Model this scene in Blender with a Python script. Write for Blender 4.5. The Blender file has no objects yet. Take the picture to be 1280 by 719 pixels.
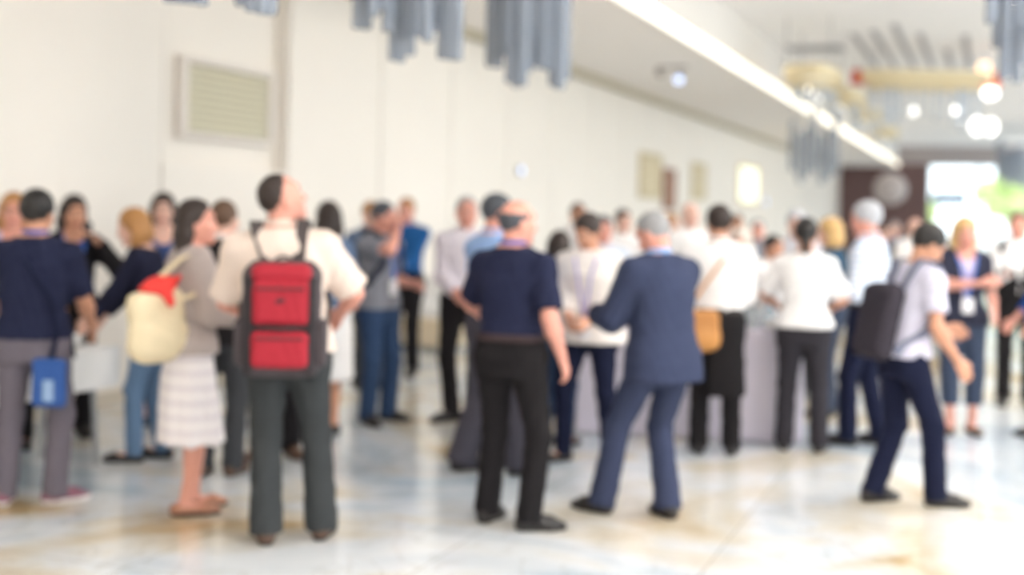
import bpy, bmesh, math, random
import numpy as np
from mathutils import Vector, Matrix
random.seed(7)
R = math.radians
sc = bpy.context.scene
col = sc.collection
# ------------------------------------------------------------------ camera geometry
F = 1600.0; PX, PY = 640.0, 262.0; CAMH = 1.65
THETA = math.atan(595 / F); ROLL = R(1.25)
RIGHT = np.array([math.cos(THETA), math.sin(THETA), 0]); FWD = np.array([-math.sin(THETA), math.cos(THETA), 0])
UP = np.array([0, 0, 1.0]); CAM = np.array([0, 0, CAMH])

def ray(px, py):
    dx, dy = px - PX, PY - py
    u = dx * math.cos(ROLL) - dy * math.sin(ROLL)
    v = dx * math.sin(ROLL) + dy * math.cos(ROLL)
    return RIGHT * u / F + FWD + UP * v / F

def ground(px, py):
    d = ray(px, py); return CAM + d * (-CAMH / d[2])

def at_depth(px, py, z):
    return CAM + ray(px, py) * z

def at_x(px, py, X):
    d = ray(px, py); return CAM + d * (X / d[0])

def at_height(px, py, h):
    d = ray(px, py); return CAM + d * ((h - CAMH) / d[2])

def heading(px, facing):
    """world yaw for a figure seen at column px; facing 0 = away, 90 = to the right, 180 = at the camera"""
    return THETA - math.atan((px - PX) / F) - R(facing)

cam = bpy.data.cameras.new('camera'); cam_ob = bpy.data.objects.new('camera', cam); col.objects.link(cam_ob)
cam.sensor_width = 36; cam.lens = F / 1280 * 36
cam.shift_y = -(359.5 - PY) / 1280
cam.clip_end = 400
fw, rt = Vector(FWD), Vector(RIGHT)
up_ = Vector((0, 0, 1))
r2 = rt * math.cos(ROLL) + up_ * math.sin(ROLL)
u2 = up_ * math.cos(ROLL) - rt * math.sin(ROLL)
cam_ob.matrix_world = Matrix(((r2.x, u2.x, -fw.x, 0), (r2.y, u2.y, -fw.y, 0), (r2.z, u2.z, -fw.z, CAMH), (0, 0, 0, 1)))
cam.dof.use_dof = True; cam.dof.focus_distance = 3.0; cam.dof.aperture_fstop = 1.2
sc.camera = cam_ob
sc.view_settings.view_transform = 'Standard'; sc.view_settings.look = 'None'
sc.view_settings.gamma = 1; sc.view_settings.use_curve_mapping = False
sc.view_settings.exposure = 0.02

# ------------------------------------------------------------------ materials
def lin(c):
    return tuple((v / 255 / 12.92) if v / 255 <= .04045 else ((v / 255 + .055) / 1.055) ** 2.4 for v in c)

MATS = {}
def mat(name, rgb, rough=.75, metal=0.0, vary=.08, scale=60, emit=0, bump=0.0, alpha=1.0, sheen=0.0):
    if name in MATS: return MATS[name]
    m = bpy.data.materials.new(name); m.use_nodes = True
    nt = m.node_tree; b = nt.nodes['Principled BSDF']
    c = lin(rgb)
    b.inputs['Roughness'].default_value = rough; b.inputs['Metallic'].default_value = metal
    b.inputs['Base Color'].default_value = (*c, 1)
    if vary or bump:
        tc = nt.nodes.new('ShaderNodeTexCoord'); n = nt.nodes.new('ShaderNodeTexNoise'); n.inputs['Scale'].default_value = scale
        n.inputs['Detail'].default_value = 3
        nt.links.new(tc.outputs['Object'], n.inputs['Vector'])
        if vary:
            mx = nt.nodes.new('ShaderNodeMix'); mx.data_type = 'RGBA'
            mx.inputs[6].default_value = (*[v * (1 - vary) for v in c], 1); mx.inputs[7].default_value = (*[min(1, v * (1 + vary)) for v in c], 1)
            nt.links.new(n.outputs['Fac'], mx.inputs[0]); nt.links.new(mx.outputs[2], b.inputs['Base Color'])
        if bump:
            bp = nt.nodes.new('ShaderNodeBump'); bp.inputs['Strength'].default_value = bump; bp.inputs['Distance'].default_value = .003
            nt.links.new(n.outputs['Fac'], bp.inputs['Height']); nt.links.new(bp.outputs['Normal'], b.inputs['Normal'])
    if sheen: b.inputs['Sheen Weight'].default_value = sheen
    if emit:
        b.inputs['Emission Color'].default_value = (*c, 1); b.inputs['Emission Strength'].default_value = emit
    if alpha < 1: b.inputs['Alpha'].default_value = alpha
    MATS[name] = m
    return m

def fabric(name, rgb, vary=.12):
    m = mat(name, rgb, .92, 0, vary, 45, bump=.15); m.node_tree.nodes['Principled BSDF'].inputs['Specular IOR Level'].default_value = .15; return m

def stripes(name, c1, c2, freq, axis='Z', duty=.5, second=None):
    """woven stripes (or a check when second is given) running across the cloth"""
    if name in MATS: return MATS[name]
    m = bpy.data.materials.new(name); m.use_nodes = True; nt = m.node_tree; b = nt.nodes['Principled BSDF']
    b.inputs['Roughness'].default_value = .88
    tc = nt.nodes.new('ShaderNodeTexCoord'); sp = nt.nodes.new('ShaderNodeSeparateXYZ'); nt.links.new(tc.outputs['Object'], sp.inputs[0])
    def band(ax):
        a = nt.nodes.new('ShaderNodeMath'); a.operation = 'MULTIPLY'; a.inputs[1].default_value = freq; nt.links.new(sp.outputs[ax], a.inputs[0])
        f = nt.nodes.new('ShaderNodeMath'); f.operation = 'FRACT'; nt.links.new(a.outputs[0], f.inputs[0])
        g = nt.nodes.new('ShaderNodeMath'); g.operation = 'GREATER_THAN'; g.inputs[1].default_value = duty; nt.links.new(f.outputs[0], g.inputs[0])
        return g.outputs[0]
    fac = band(axis)
    if second:
        h = nt.nodes.new('ShaderNodeMath'); h.operation = 'ADD'; nt.links.new(fac, h.inputs[0]); nt.links.new(band(second), h.inputs[1])
        k = nt.nodes.new('ShaderNodeMath'); k.operation = 'MULTIPLY'; k.inputs[1].default_value = .5; nt.links.new(h.outputs[0], k.inputs[0]); fac = k.outputs[0]
    mx = nt.nodes.new('ShaderNodeMix'); mx.data_type = 'RGBA'; mx.inputs[6].default_value = (*lin(c1), 1); mx.inputs[7].default_value = (*lin(c2), 1)
    nt.links.new(fac, mx.inputs[0]); nt.links.new(mx.outputs[2], b.inputs['Base Color'])
    MATS[name] = m; return m

# ------------------------------------------------------------------ object helpers
def link(o, parent=None):
    col.objects.link(o)
    if parent is not None: o.parent = parent
    return o

def tag(o, label=None, cat=None, group=None, kind=None):
    if label: o['label'] = label
    if cat: o['category'] = cat
    if group: o['group'] = group
    if kind: o['kind'] = kind
    return o

def thing(name, label, cat, loc, rz=0.0, group=None):
    o = bpy.data.objects.new(name, None); o.empty_display_size = .1
    o.location = tuple(float(v) for v in loc); o.rotation_euler = (0, 0, rz)
    return tag(link(o), label, cat, group)

def raw_mesh(name, V, Q, mats, idx=None, parent=None, smooth=True):
    me = bpy.data.meshes.new(name)
    V = np.asarray(V, dtype=np.float32); Q = np.asarray(Q, dtype=np.int32)
    n = len(Q)
    me.vertices.add(len(V)); me.vertices.foreach_set('co', V.ravel())
    me.loops.add(n * 4); me.loops.foreach_set('vertex_index', Q.ravel())
    me.polygons.add(n); me.polygons.foreach_set('loop_start', np.arange(0, n * 4, 4, dtype=np.int32))
    try: me.polygons.foreach_set('loop_total', np.full(n, 4, dtype=np.int32))
    except Exception: pass
    for m in (mats if isinstance(mats, (list, tuple)) else [mats]): me.materials.append(m)
    if idx is not None: me.polygons.foreach_set('material_index', np.asarray(idx, dtype=np.int32))
    me.polygons.foreach_set('use_smooth', np.full(n, smooth, dtype=bool))
    me.update(calc_edges=True); me.validate()
    return link(bpy.data.objects.new(name, me), parent)

class MB:
    """collects shapes of one part in one bmesh"""
    def __init__(s): s.bm = bmesh.new()
    def box(s, c, size, rot=None, bevel=.004):
        g = bmesh.ops.create_cube(s.bm, size=1); vs = g['verts']
        bmesh.ops.scale(s.bm, vec=size, verts=vs)
        if bevel:
            es = list({e for v in vs for e in v.link_edges})
            g = bmesh.ops.bevel(s.bm, geom=es, offset=min(bevel, min(size) * .4), segments=2, profile=.5, affect='EDGES')
            vs = list({v for f in g['faces'] for v in f.verts} | {v for v in vs if v.is_valid})
            # all verts of this island
            seen, st = set(vs), list(vs)
            while st:
                v = st.pop()
                for e in v.link_edges:
                    w = e.other_vert(v)
                    if w not in seen: seen.add(w); st.append(w)
            vs = list(seen)
        if rot is not None: bmesh.ops.rotate(s.bm, cent=(0, 0, 0), matrix=rot, verts=vs)
        bmesh.ops.translate(s.bm, vec=tuple(float(v) for v in c), verts=vs); return s
    def tube(s, pts, r, seg=12, closed=False):
        pts = [Vector(tuple(float(x) for x in p)) for p in pts]; n = len(pts)
        rr = r if isinstance(r, (list, tuple)) else [r] * n
        rings = []
        ref = None
        for i, p in enumerate(pts):
            if closed: t = pts[(i + 1) % n] - pts[i - 1]
            else: t = (pts[min(i + 1, n - 1)] - pts[max(i - 1, 0)])
            t.normalize()
            if ref is None: ref = t.orthogonal().normalized()
            else: ref = (ref - t * ref.dot(t)).normalized()
            b = t.cross(ref)
            rings.append([s.bm.verts.new(p + (ref * math.cos(a) + b * math.sin(a)) * rr[i]) for a in [2 * math.pi * k / seg for k in range(seg)]])
        for i in range(n if closed else n - 1):
            A, B = rings[i], rings[(i + 1) % n]
            for k in range(seg): s.bm.faces.new((A[k], A[(k + 1) % seg], B[(k + 1) % seg], B[k]))
        if not closed:
            s.bm.faces.new(rings[0][::-1]); s.bm.faces.new(rings[-1])
        return s
    def lathe(s, prof, c=(0, 0, 0), seg=24, wave=None, sx=1, sy=1):
        rings = []
        for i, (r, z) in enumerate(prof):
            ring = []
            for k in range(seg):
                a = 2 * math.pi * k / seg
                q = r + (wave(a, z) if wave and r > 1e-4 else 0)
                ring.append(s.bm.verts.new((c[0] + q * sx * math.cos(a), c[1] + q * sy * math.sin(a), c[2] + z)))
            rings.append(ring)
        for A, B in zip(rings, rings[1:]):
            for k in range(seg): s.bm.faces.new((A[k], A[(k + 1) % seg], B[(k + 1) % seg], B[k]))
        s.bm.faces.new(rings[0][::-1]); s.bm.faces.new(rings[-1]); return s
    def band(s, pts, nrm, w, t):
        """flat strap along pts; nrm = outward direction per point, w width, t thickness"""
        P = [Vector(tuple(float(x) for x in p)) for p in pts]; n = len(P); rings = []
        for i, p in enumerate(P):
            tg = (P[min(i + 1, n - 1)] - P[max(i - 1, 0)]).normalized()
            nn = Vector(tuple(float(x) for x in nrm[i])); nn = (nn - tg * nn.dot(tg)).normalized(); b = tg.cross(nn)
            rings.append([s.bm.verts.new(p + b * (sx * w / 2) + nn * (sn * t / 2)) for sx, sn in ((-1, -1), (1, -1), (1, 1), (-1, 1))])
        for A, B in zip(rings, rings[1:]):
            for k in range(4): s.bm.faces.new((A[k], A[(k + 1) % 4], B[(k + 1) % 4], B[k]))
        s.bm.faces.new(rings[0][::-1]); s.bm.faces.new(rings[-1]); return s
    def sphere(s, c, r, seg=16, scale=(1, 1, 1)):
        g = bmesh.ops.create_uvsphere(s.bm, u_segments=seg, v_segments=max(6, seg // 2), radius=r)
        bmesh.ops.scale(s.bm, vec=scale, verts=g['verts']); bmesh.ops.translate(s.bm, vec=tuple(float(v) for v in c), verts=g['verts']); return s
    def build(s, name, m, parent=None, smooth=True, auto=True):
        bmesh.ops.recalc_face_normals(s.bm, faces=s.bm.faces)
        if smooth:
            for f in s.bm.faces: f.smooth = True
            if auto:
                for e in s.bm.edges:
                    if len(e.link_faces) == 2 and e.calc_face_angle(0) > R(35): e.smooth = False
        me = bpy.data.meshes.new(name); s.bm.to_mesh(me); s.bm.free(); me.materials.append(m)
        return link(bpy.data.objects.new(name, me), parent)

# ------------------------------------------------------------------ smooth solids (distance fields turned into one skin)
def v3(*a): return np.array(a, dtype=float)
def rotz(a): c, s = math.cos(a), math.sin(a); return np.array([[c, -s, 0], [s, c, 0], [0, 0, 1.0]])
def rotx(a): c, s = math.cos(a), math.sin(a); return np.array([[1.0, 0, 0], [0, c, -s], [0, s, c]])
def roty(a): c, s = math.cos(a), math.sin(a); return np.array([[c, 0, s], [0, 1.0, 0], [-s, 0, c]])
def unit(v): v = np.asarray(v, float); return v / (np.linalg.norm(v) + 1e-9)

class Field:
    def __init__(s): s.ops = []
    def cone(s, a, b, ra, rb, k=.02, op='u', flat=False, e=None, q=1.0, ext=0.0):
        a, b = np.asarray(a, float), np.asarray(b, float)
        ab = b - a; L2 = max(ab @ ab, 1e-9); L = math.sqrt(L2)
        def f(x, y, z):
            dx, dy, dz = x - a[0], y - a[1], z - a[2]
            t = (dx * ab[0] + dy * ab[1] + dz * ab[2]) / L2
            tc = np.clip(t, 0, 1); tt = t if flat else tc
            lx, ly, lz = dx - tt * ab[0], dy - tt * ab[1], dz - tt * ab[2]
            w = 1.0
            if e is not None:
                g = (lx * e[0] + ly * e[1] + lz * e[2]) * (1 / q - 1)
                lx, ly, lz = lx + g * e[0], ly + g * e[1], lz + g * e[2]; w = min(1.0, q)
            d = (np.sqrt(lx * lx + ly * ly + lz * lz) - (ra + (rb - ra) * tc)) * w
            if flat: d = np.maximum(d, np.maximum(-t, t - 1) * L)
            return d
        m = max(ra, rb) * max(1, q) + .002
        s.ops.append((op, f, np.minimum(a, b) - m, np.maximum(a, b) + m, k)); return s
    def chain(s, pts, rad, k=.02, **kw):
        for i in range(len(pts) - 1): s.cone(pts[i], pts[i + 1], rad[i], rad[i + 1], k, **kw)
        return s
    def ell(s, c, r, M=None, k=.02, op='u'):
        c = np.asarray(c, float); r = np.asarray(r, float); M = np.eye(3) if M is None else M
        def f(x, y, z):
            dx, dy, dz = x - c[0], y - c[1], z - c[2]
            l = [(M[0, i] * dx + M[1, i] * dy + M[2, i] * dz) for i in range(3)]
            k0 = np.sqrt(sum((l[i] / r[i]) ** 2 for i in range(3))); k1 = np.sqrt(sum((l[i] / r[i] ** 2) ** 2 for i in range(3))) + 1e-9
            return k0 * (k0 - 1) / k1
        ext = np.abs(M) @ r
        s.ops.append((op, f, c - ext, c + ext, k)); return s
    def loft(s, rows, k=.02, n=2.4, op='u'):
        A = np.array(sorted(rows), float)   # z cx cy rx ry ang
        def f(x, y, z):
            zz = z.ravel(); g = [np.interp(zz, A[:, 0], A[:, i]).reshape(z.shape) for i in range(1, 6)]
            c, sn = np.cos(g[4]), np.sin(g[4])
            dx, dy = x - g[0], y - g[1]
            u = (c * dx + sn * dy) / g[2]; v = (-sn * dx + c * dy) / g[3]
            d = ((np.abs(u) ** n + np.abs(v) ** n) ** (1 / n) - 1) * np.minimum(g[2], g[3])
            return np.maximum(d, np.maximum(A[0, 0] - z, z - A[-1, 0]))
        m = max(A[:, 3].max(), A[:, 4].max())
        s.ops.append((op, f, v3(A[:, 1].min() - m, A[:, 2].min() - m, A[0, 0]), v3(A[:, 1].max() + m, A[:, 2].max() + m, A[-1, 0]), k)); return s
    def rbox(s, c, half, rad, M=None, k=.01, op='u'):
        c = np.asarray(c, float); half = np.asarray(half, float); M = np.eye(3) if M is None else M
        def f(x, y, z):
            dx, dy, dz = x - c[0], y - c[1], z - c[2]
            q = [np.abs(M[0, i] * dx + M[1, i] * dy + M[2, i] * dz) - half[i] + rad for i in range(3)]
            o = np.sqrt(sum(np.maximum(v, 0) ** 2 for v in q)); return o + np.minimum(np.maximum(np.maximum(q[0], q[1]), q[2]), 0) - rad
        ext = np.abs(M) @ half
        s.ops.append((op, f, c - ext, c + ext, k)); return s
    def cut(s, f, k=.004): s.ops.append(('c', f, None, None, k)); return s      # keeps f < 0
    def add(s, f): s.ops.append(('a', f, None, None, 0)); return s              # adds f to the field
    def mesh(s, h):
        us = [o for o in s.ops if o[0] == 'u']
        lo = np.min([o[2] for o in us], axis=0) - 2.5 * h; hi = np.max([o[3] for o in us], axis=0) + 2.5 * h
        n = np.ceil((hi - lo) / h).astype(int) + 1
        ax = [lo[i] + h * np.arange(n[i]) for i in range(3)]
        D = np.full(n, .2)
        for op, f, a, b, k in s.ops:
            if a is None: sl = [slice(0, n[i]) for i in range(3)]
            else:
                m = k + 3 * h
                sl = [slice(max(0, int((a[i] - m - lo[i]) / h)), min(n[i], int((b[i] + m - lo[i]) / h) + 2)) for i in range(3)]
            if any(q.stop <= q.start for q in sl): continue
            x, y, z = ax[0][sl[0]][:, None, None], ax[1][sl[1]][None, :, None], ax[2][sl[2]][None, None, :]
            d = f(x, y, z); E = D[sl[0], sl[1], sl[2]]
            if op == 'a': E += d; continue
            if op == 'u':
                hh = np.maximum(k - np.abs(E - d), 0) / k; E[...] = np.minimum(E, d) - hh * hh * k * .25
            else:
                if op == 's': d = -d
                hh = np.maximum(k - np.abs(E - d), 0) / k; E[...] = np.maximum(E, d) + hh * hh * k * .25
        return nets(D, ax)

def nets(D, ax):
    S = D < 0
    C = S[:-1, :-1, :-1].astype(np.int8)
    offs = [(i, j, k) for i in (0, 1) for j in (0, 1) for k in (0, 1)]
    C = sum(S[i:S.shape[0] - 1 + i, j:S.shape[1] - 1 + j, k:S.shape[2] - 1 + k].astype(np.int8) for i, j, k in offs)
    act = (C > 0) & (C < 8)
    I = np.argwhere(act); N = len(I)
    idx = np.full(act.shape, -1, np.int64); idx[act] = np.arange(N)
    V8 = np.stack([D[I[:, 0] + i, I[:, 1] + j, I[:, 2] + k] for i, j, k in offs], 1)
    acc = np.zeros((N, 3)); cnt = np.zeros(N)
    for a in range(8):
        for b in range(a + 1, 8):
            oa, ob = np.array(offs[a]), np.array(offs[b])
            if np.abs(oa - ob).sum() != 1: continue
            va, vb = V8[:, a], V8[:, b]; mk = (va < 0) != (vb < 0)
            t = np.where(mk, va / np.where(mk, va - vb, 1), 0)
            acc += np.where(mk[:, None], oa + t[:, None] * (ob - oa), 0); cnt += mk
    P = I + acc / cnt[:, None]
    h = [a[1] - a[0] for a in ax]
    V = np.stack([ax[i][0] + P[:, i] * h[i] for i in range(3)], 1)
    Q = []
    for d in range(3):
        e1, e2 = (d + 1) % 3, (d + 2) % 3
        A = np.take(S, range(S.shape[d] - 1), d); B = np.take(S, range(1, S.shape[d]), d)
        E = np.argwhere(A != B)
        E = E[(E[:, e1] > 0) & (E[:, e2] > 0) & (E[:, e1] < S.shape[e1] - 1) & (E[:, e2] < S.shape[e2] - 1)]
        ins = S[E[:, 0], E[:, 1], E[:, 2]]
        def cell(o1, o2):
            c = E.copy(); c[:, e1] += o1; c[:, e2] += o2; return idx[c[:, 0], c[:, 1], c[:, 2]]
        q = np.stack([cell(-1, -1), cell(0, -1), cell(0, 0), cell(-1, 0)], 1)
        q[~ins] = q[~ins][:, ::-1]
        Q.append(q)
    Q = np.concatenate(Q); Q = Q[(Q >= 0).all(1)]
    return V, Q
# ------------------------------------------------------------------ people
SKIN = {'fair': mat('skin fair', (232, 186, 168), .5, vary=.04), 'pink': mat('skin ruddy', (224, 160, 142), .5, vary=.05),
        'tan': mat('skin tan', (205, 150, 122), .5, vary=.05), 'brown': mat('skin brown', (168, 104, 82), .5, vary=.05)}
LIP = {'fair': mat('lips rose', (200, 118, 110), .45, vary=0), 'pink': mat('lips red', (190, 105, 98), .45, vary=0),
       'tan': mat('lips tan', (176, 104, 92), .45, vary=0), 'brown': mat('lips brown', (132, 74, 64), .45, vary=0)}
EYE = mat('eye white', (236, 232, 226), .2, vary=0); IRIS = mat('iris brown', (62, 42, 32), .2, vary=0)
def hairmat(n, c): return mat('hair ' + n, c, .55, vary=.3, scale=90, bump=.3)
HAIR = {'black': hairmat('black', (30, 27, 27)), 'dark': hairmat('dark brown', (48, 36, 32)), 'brown': hairmat('brown', (92, 66, 48)),
        'blond': hairmat('blond', (205, 168, 112)), 'ginger': hairmat('ginger blond', (178, 128, 76)), 'grey': hairmat('grey', (150, 150, 152)),
        'darkgrey': hairmat('dark grey', (72, 76, 84)), 'white': hairmat('white', (222, 214, 204)), 'silver': hairmat('silver', (186, 188, 194))}

def ik(S, W, l1, l2, pole):
    D = W - S; d = np.linalg.norm(D); m = (l1 + l2) * .998
    if d > m: W = S + D * (m / d); D = W - S; d = m
    u = D / d; p = pole - u * (pole @ u); p = unit(p)
    a = (l1 * l1 - l2 * l2 + d * d) / (2 * d); hh = math.sqrt(max(l1 * l1 - a * a, 0))
    return S + u * a + p * hh, W

def wrinkle(amp):
    return lambda x, y, z: amp * (.6 * np.sin(36 * z + 9 * np.sin(15 * x) + 8 * y) + .4 * np.sin(63 * z - 23 * x + 17 * y))

class Person:
    def loc(s, p): 
        q = rotz(s.yaw) @ (np.asarray(p, float) * s.s); return s.origin + q
    def part(s, name, VQ, m, parent=None, idx=None):
        V, Q = VQ
        return raw_mesh(name, V * s.s, Q, m, idx, parent or s.root)
    def sp(s, z):
        """point of the spine at standing height z"""
        x = s.pel[0] + math.sin(s.side) * max(0, z - .95)
        if z <= .95: return v3(s.pel[0], s.pel[1], z + s.dz)
        a = np.linspace(.95, z, 12); t = (a - .95) / .55; ang = s.lean * (.4 + .6 * t); dz_ = np.diff(a); am = (ang[1:] + ang[:-1]) / 2
        return v3(x, s.pel[1] + (np.sin(am) * dz_).sum(), .95 + s.dz + (np.cos(am) * dz_).sum())
    def row(s, z, rx, ry, cy=0):
        p = s.sp(z); t = min(max((z - .95) / .45, 0), 1)
        return (p[2], p[0], p[1] + cy, rx, ry, -s.twist * t)

def torso_rows(P, off=0, lo=.80, hi=1.5, drop=None):
    w, f, b = P.w, P.female, P.belly
    T = [(.80, .150, .100, 0), (.90, .170 if not f else .178, .115, -.005), (.98, .162 if not f else .165, .110 + b * .4, b * .4), (1.08, .146 if not f else .126, .098 + b, b * .9),
         (1.20, .155 if not f else .136, .106 + b * .7, b * .6), (1.32, .170 if not f else .152, .114 + (.012 if f else 0), .012 if f else 0), (1.40, .172 if not f else .150, .104, 0),
         (1.455, .130 if not f else .115, .080, -.005), (1.50, .070, .064, -.004)]
    z, rx, ry, cy = zip(*T)
    zs = [lo] + [q for q in z if lo + .01 < q < hi - .01] + [hi]
    out = []
    for q in zs:
        e = 0 if q < 1.43 else 0
        if q < .80: r = (rx[0] + (.90 - q) * .12 + .02, ry[0] + .02, 0)
        else: r = tuple(np.interp(q, z, a) for a in (rx, ry, cy))
        o = off(q) if callable(off) else off
        if drop and q < .98: r = (max(r[0], .168) + drop * (.98 - q), max(r[1], .116) + drop * (.98 - q), r[2])
        out.append(P.row(q, r[0] * w + o, r[1] * w + o, r[2]))
    return out

def hand_field(P, W, d, n, w, curl, sgn):
    """palm, four fingers of different lengths and a thumb; d along the hand, n out of the palm, w towards the thumb"""
    Fh = Field(); g = P.hs
    pt = lambda a, b, c: W + (d * a + w * b + n * c) * g
    Fh.cone(W - d * .05, W + d * .015 * g, .0275 * P.limb, .026 * P.limb, .02, e=n, q=.82)
    base = [(.092, .031), (.096, .0105), (.092, -.0105), (.084, -.030)]
    for a, b in base: Fh.cone(pt(.012, b * .45, 0), pt(a - .006, b, .002), .017 * g, .0125 * g, .014, e=n, q=.8)
    ln = [.070, .078, .073, .057]
    for (a, b), L in zip(base, ln):
        p = pt(a, b, 0); ang = 0; r0 = .0098 * g
        for frac, c, r1 in ((.44, 32, .009), (.31, 42, .0082), (.25, 24, .0070)):
            ang += R(c) * curl
            dd = d * math.cos(ang) + n * math.sin(ang) + w * (b * 1.1)
            q = p + unit(dd) * L * frac * g
            Fh.cone(p, q, r0, r1 * g, .006); p, r0 = q, r1 * g
    p = pt(.028, .026, .004); r0 = .0155 * g
    for L, dd, r1 in ((.036, d * .72 + w * .62 + n * .25, .0128), (.030, d * .88 + w * .36 + n * (.2 + .3 * curl), .0108), (.025, d * .95 + w * .1 + n * (.2 + .45 * curl), .0085)):
        q = p + unit(dd) * L * g; Fh.cone(p, q, r0, r1 * g, .010); p, r0 = q, r1 * g
    return Fh

def person(label, x, foot=None, Z=None, facing=0, h=1.75, female=False, w=1.0, belly=0.0, lean=0, side=0, twist=0, head=(0, 0, 0), feet=None,
           rh=None, lh=None, skin='fair', hair=('short', 'dark'), top=None, bottom=None, shoes=None, over=None, far=False, glasses=False, head_top=None, shift=(0, 0)):
    P = Person(); P.female, P.w, P.belly = female, w, belly
    if Z is None:
        o = ground(x, foot); 
    else:
        d = ray(x, PY); o = d * Z; o[2] = 0
    if head_top is not None:   # stature read off the picture
        Zc = o @ FWD; h = at_depth(x, head_top, Zc)[2]
    P.origin = v3(o[0], o[1], 0); P.yaw = heading(x, facing); P.s = h / 1.75
    P.lean, P.side, P.twist = R(lean), R(side), R(twist)
    P.limb = .88 if female else 1.0; P.hs = .92 if female else 1.0
    hb, hh_, hg, hr, hk = (.013, .0066, .0048, .0115, .0085) if not far else (.019, .0095, .0062, .017, .012)
    P.root = thing('person', label, 'person', P.origin, P.yaw)
    feet = feet or ((-.095, 0, -8), (.095, .02, 8))
    m = (np.array(feet[0][:2]) + np.array(feet[1][:2])) / 2
    P.pel = v3(m[0] + shift[0], m[1] - .02 - .07 * math.sin(P.lean) + shift[1], 0)
    l1, l2 = .430, .418
    zs = []
    for i, sx in ((0, -1), (1, 1)):
        dx = np.array([P.pel[0] + sx * .09, P.pel[1]]) - np.array(feet[i][:2]); zs.append(math.sqrt(.842 ** 2 - dx @ dx) + .085 - .92)
    P.dz = min(min(zs), .006)
    # ---- joints
    sw = (.176 if not female else .150) * (1 + (w - 1) * .8)
    tw = rotz(-P.twist)
    SC = P.sp(1.398)
    J = {}
    for i, (k, sx) in enumerate((('l', -1), ('r', 1))):
        J['hip' + k] = v3(P.pel[0] + sx * .09, P.pel[1], .92 + P.dz)
        A = v3(feet[i][0], feet[i][1], .085); J['ank' + k] = A
        fy = R(feet[i][2]); J['fdir' + k] = v3(math.sin(fy), math.cos(fy), 0)
        J['knee' + k], _ = ik(J['hip' + k], A, l1, l2, J['fdir' + k] + v3(0, .2, 0))
        S = SC + tw @ v3(sx * sw, 0, 0); S[2] -= sx * math.sin(P.side) * sw * .6
        J['sho' + k] = S
        H = (lh, rh)[i] or {}
        Wt = v3(*H['w']) if 'w' in H else S + tw @ v3(sx * .055, .045, -.515)
        pole = v3(*H['pole']) if 'pole' in H else tw @ v3(sx * .35, -1, -.25)
        E, Wt = ik(S, Wt, .285, .25, pole); J['elb' + k], J['wri' + k] = E, Wt
        d = unit(Wt - E); 
        if 'dir' in H: d = unit(v3(*H['dir']))
        th = v3(*H['thumb']) if 'thumb' in H else (v3(0, 1, .1) if d[2] < -.6 else v3(-sx * .35, 0, 1))
        wv = unit(th - d * (th @ d)); n = -np.cross(d, wv) if sx > 0 else np.cross(d, wv)
        J['hand' + k] = (Wt, d, n, wv, H.get('curl', .45)); J['palm' + k] = Wt + d * .09 * P.hs + n * .03
    P.J = J
    nb = P.sp(1.455); nt = P.sp(1.5); nd = unit(unit(P.sp(1.5) - P.sp(1.4)) + v3(0, .12, .35))
    yaw, pit, rol = R(head[0]), R(head[1]), R(head[2])
    M = rotz(-yaw) @ rotx(-pit) @ roty(rol); P.M = M
    HC = nt + nd * .118 + (M @ v3(0, .022, .0)); P.HC = HC; hl = lambda *a: HC + M @ v3(*a); P.hl = hl
    # ---- body skin
    B = Field()
    B.loft(torso_rows(P), .05)
    for k in 'lr': B.cone(P.sp(1.425), J['sho' + k] + v3(0, 0, .004), .056 * P.limb, .046 * P.limb, .05)
    B.cone(nb, HC + M @ v3(0, -.022, -.03), .060 * P.limb, .056 * P.limb, .05)
    for k in 'lr':
        S, E, W_ = J['sho' + k], J['elb' + k], J['wri' + k]; q = P.limb * (1 + (w - 1) * .5)
        B.cone(S, S + (E - S) * .45, .050 * q, .046 * q, .04); B.cone(S + (E - S) * .45, E, .047 * q, .039 * q, .03)
        B.cone(E, E + (W_ - E) * .3, .040 * q, .043 * q, .03); B.cone(E + (W_ - E) * .3, W_ , .042 * q, .0265 * q, .03)
        Hp, K, A = J['hip' + k], J['knee' + k], J['ank' + k]; fd = J['fdir' + k]
        lg = .84 if bottom and bottom.get('kind', 'trousers') == 'trousers' and 'crop' not in bottom else 1.0
        B.cone(Hp, K, .080 * w * lg, .050 * lg, .04 * lg); B.cone(K, A, .048 * lg, .033, .03)
        c = K + (A - K) * .33 - fd * .012 * lg; B.ell(c, (.046 * lg, .047 * lg, .120), rotz(-math.atan2(fd[0], fd[1])), .05)
        B.cone(A - fd * .03 + v3(0, 0, -.045), A + fd * .10 + v3(0, 0, -.055), .034, .030, .03); B.cone(A + fd * .10 + v3(0, 0, -.055), A + fd * .165 + v3(0, 0, -.062), .031, .019, .02, e=np.cross(fd, UP), q=1.35)
    B.cut(lambda x, y, z: .004 - z + 0 * x + 0 * y)
    V, Q = B.mesh(hb); parts = [(V, Q, 0)]
    Hd = Field(); hw = .95 if female else 1.0
    E3 = lambda c, r, k=.02, op='u': Hd.ell(hl(*c), r, M, k, op)
    E3((0, -.012, .042), (.075 * hw, .094, .084)); E3((0, .012, -.02), (.064 * hw, .076, .085), .03); E3((0, .034, -.062), (.050 * hw, .052, .048), .03)
    E3((0, .074, -.098), (.022, .018, .017), .02); E3((0, .074, .045), (.052, .018, .016), .025)
    for sx in (-1, 1):
        E3((sx * .040, .058, -.022), (.025, .022, .024), .025); E3((sx * .031, .088, .014), (.017, .014, .0105), .012, 's')
        E3((sx * .077 * hw, -.008, -.008), (.011, .024, .034), .008); E3((sx * .088 * hw, .0, -.004), (.007, .011, .017), .006, 's')
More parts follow.
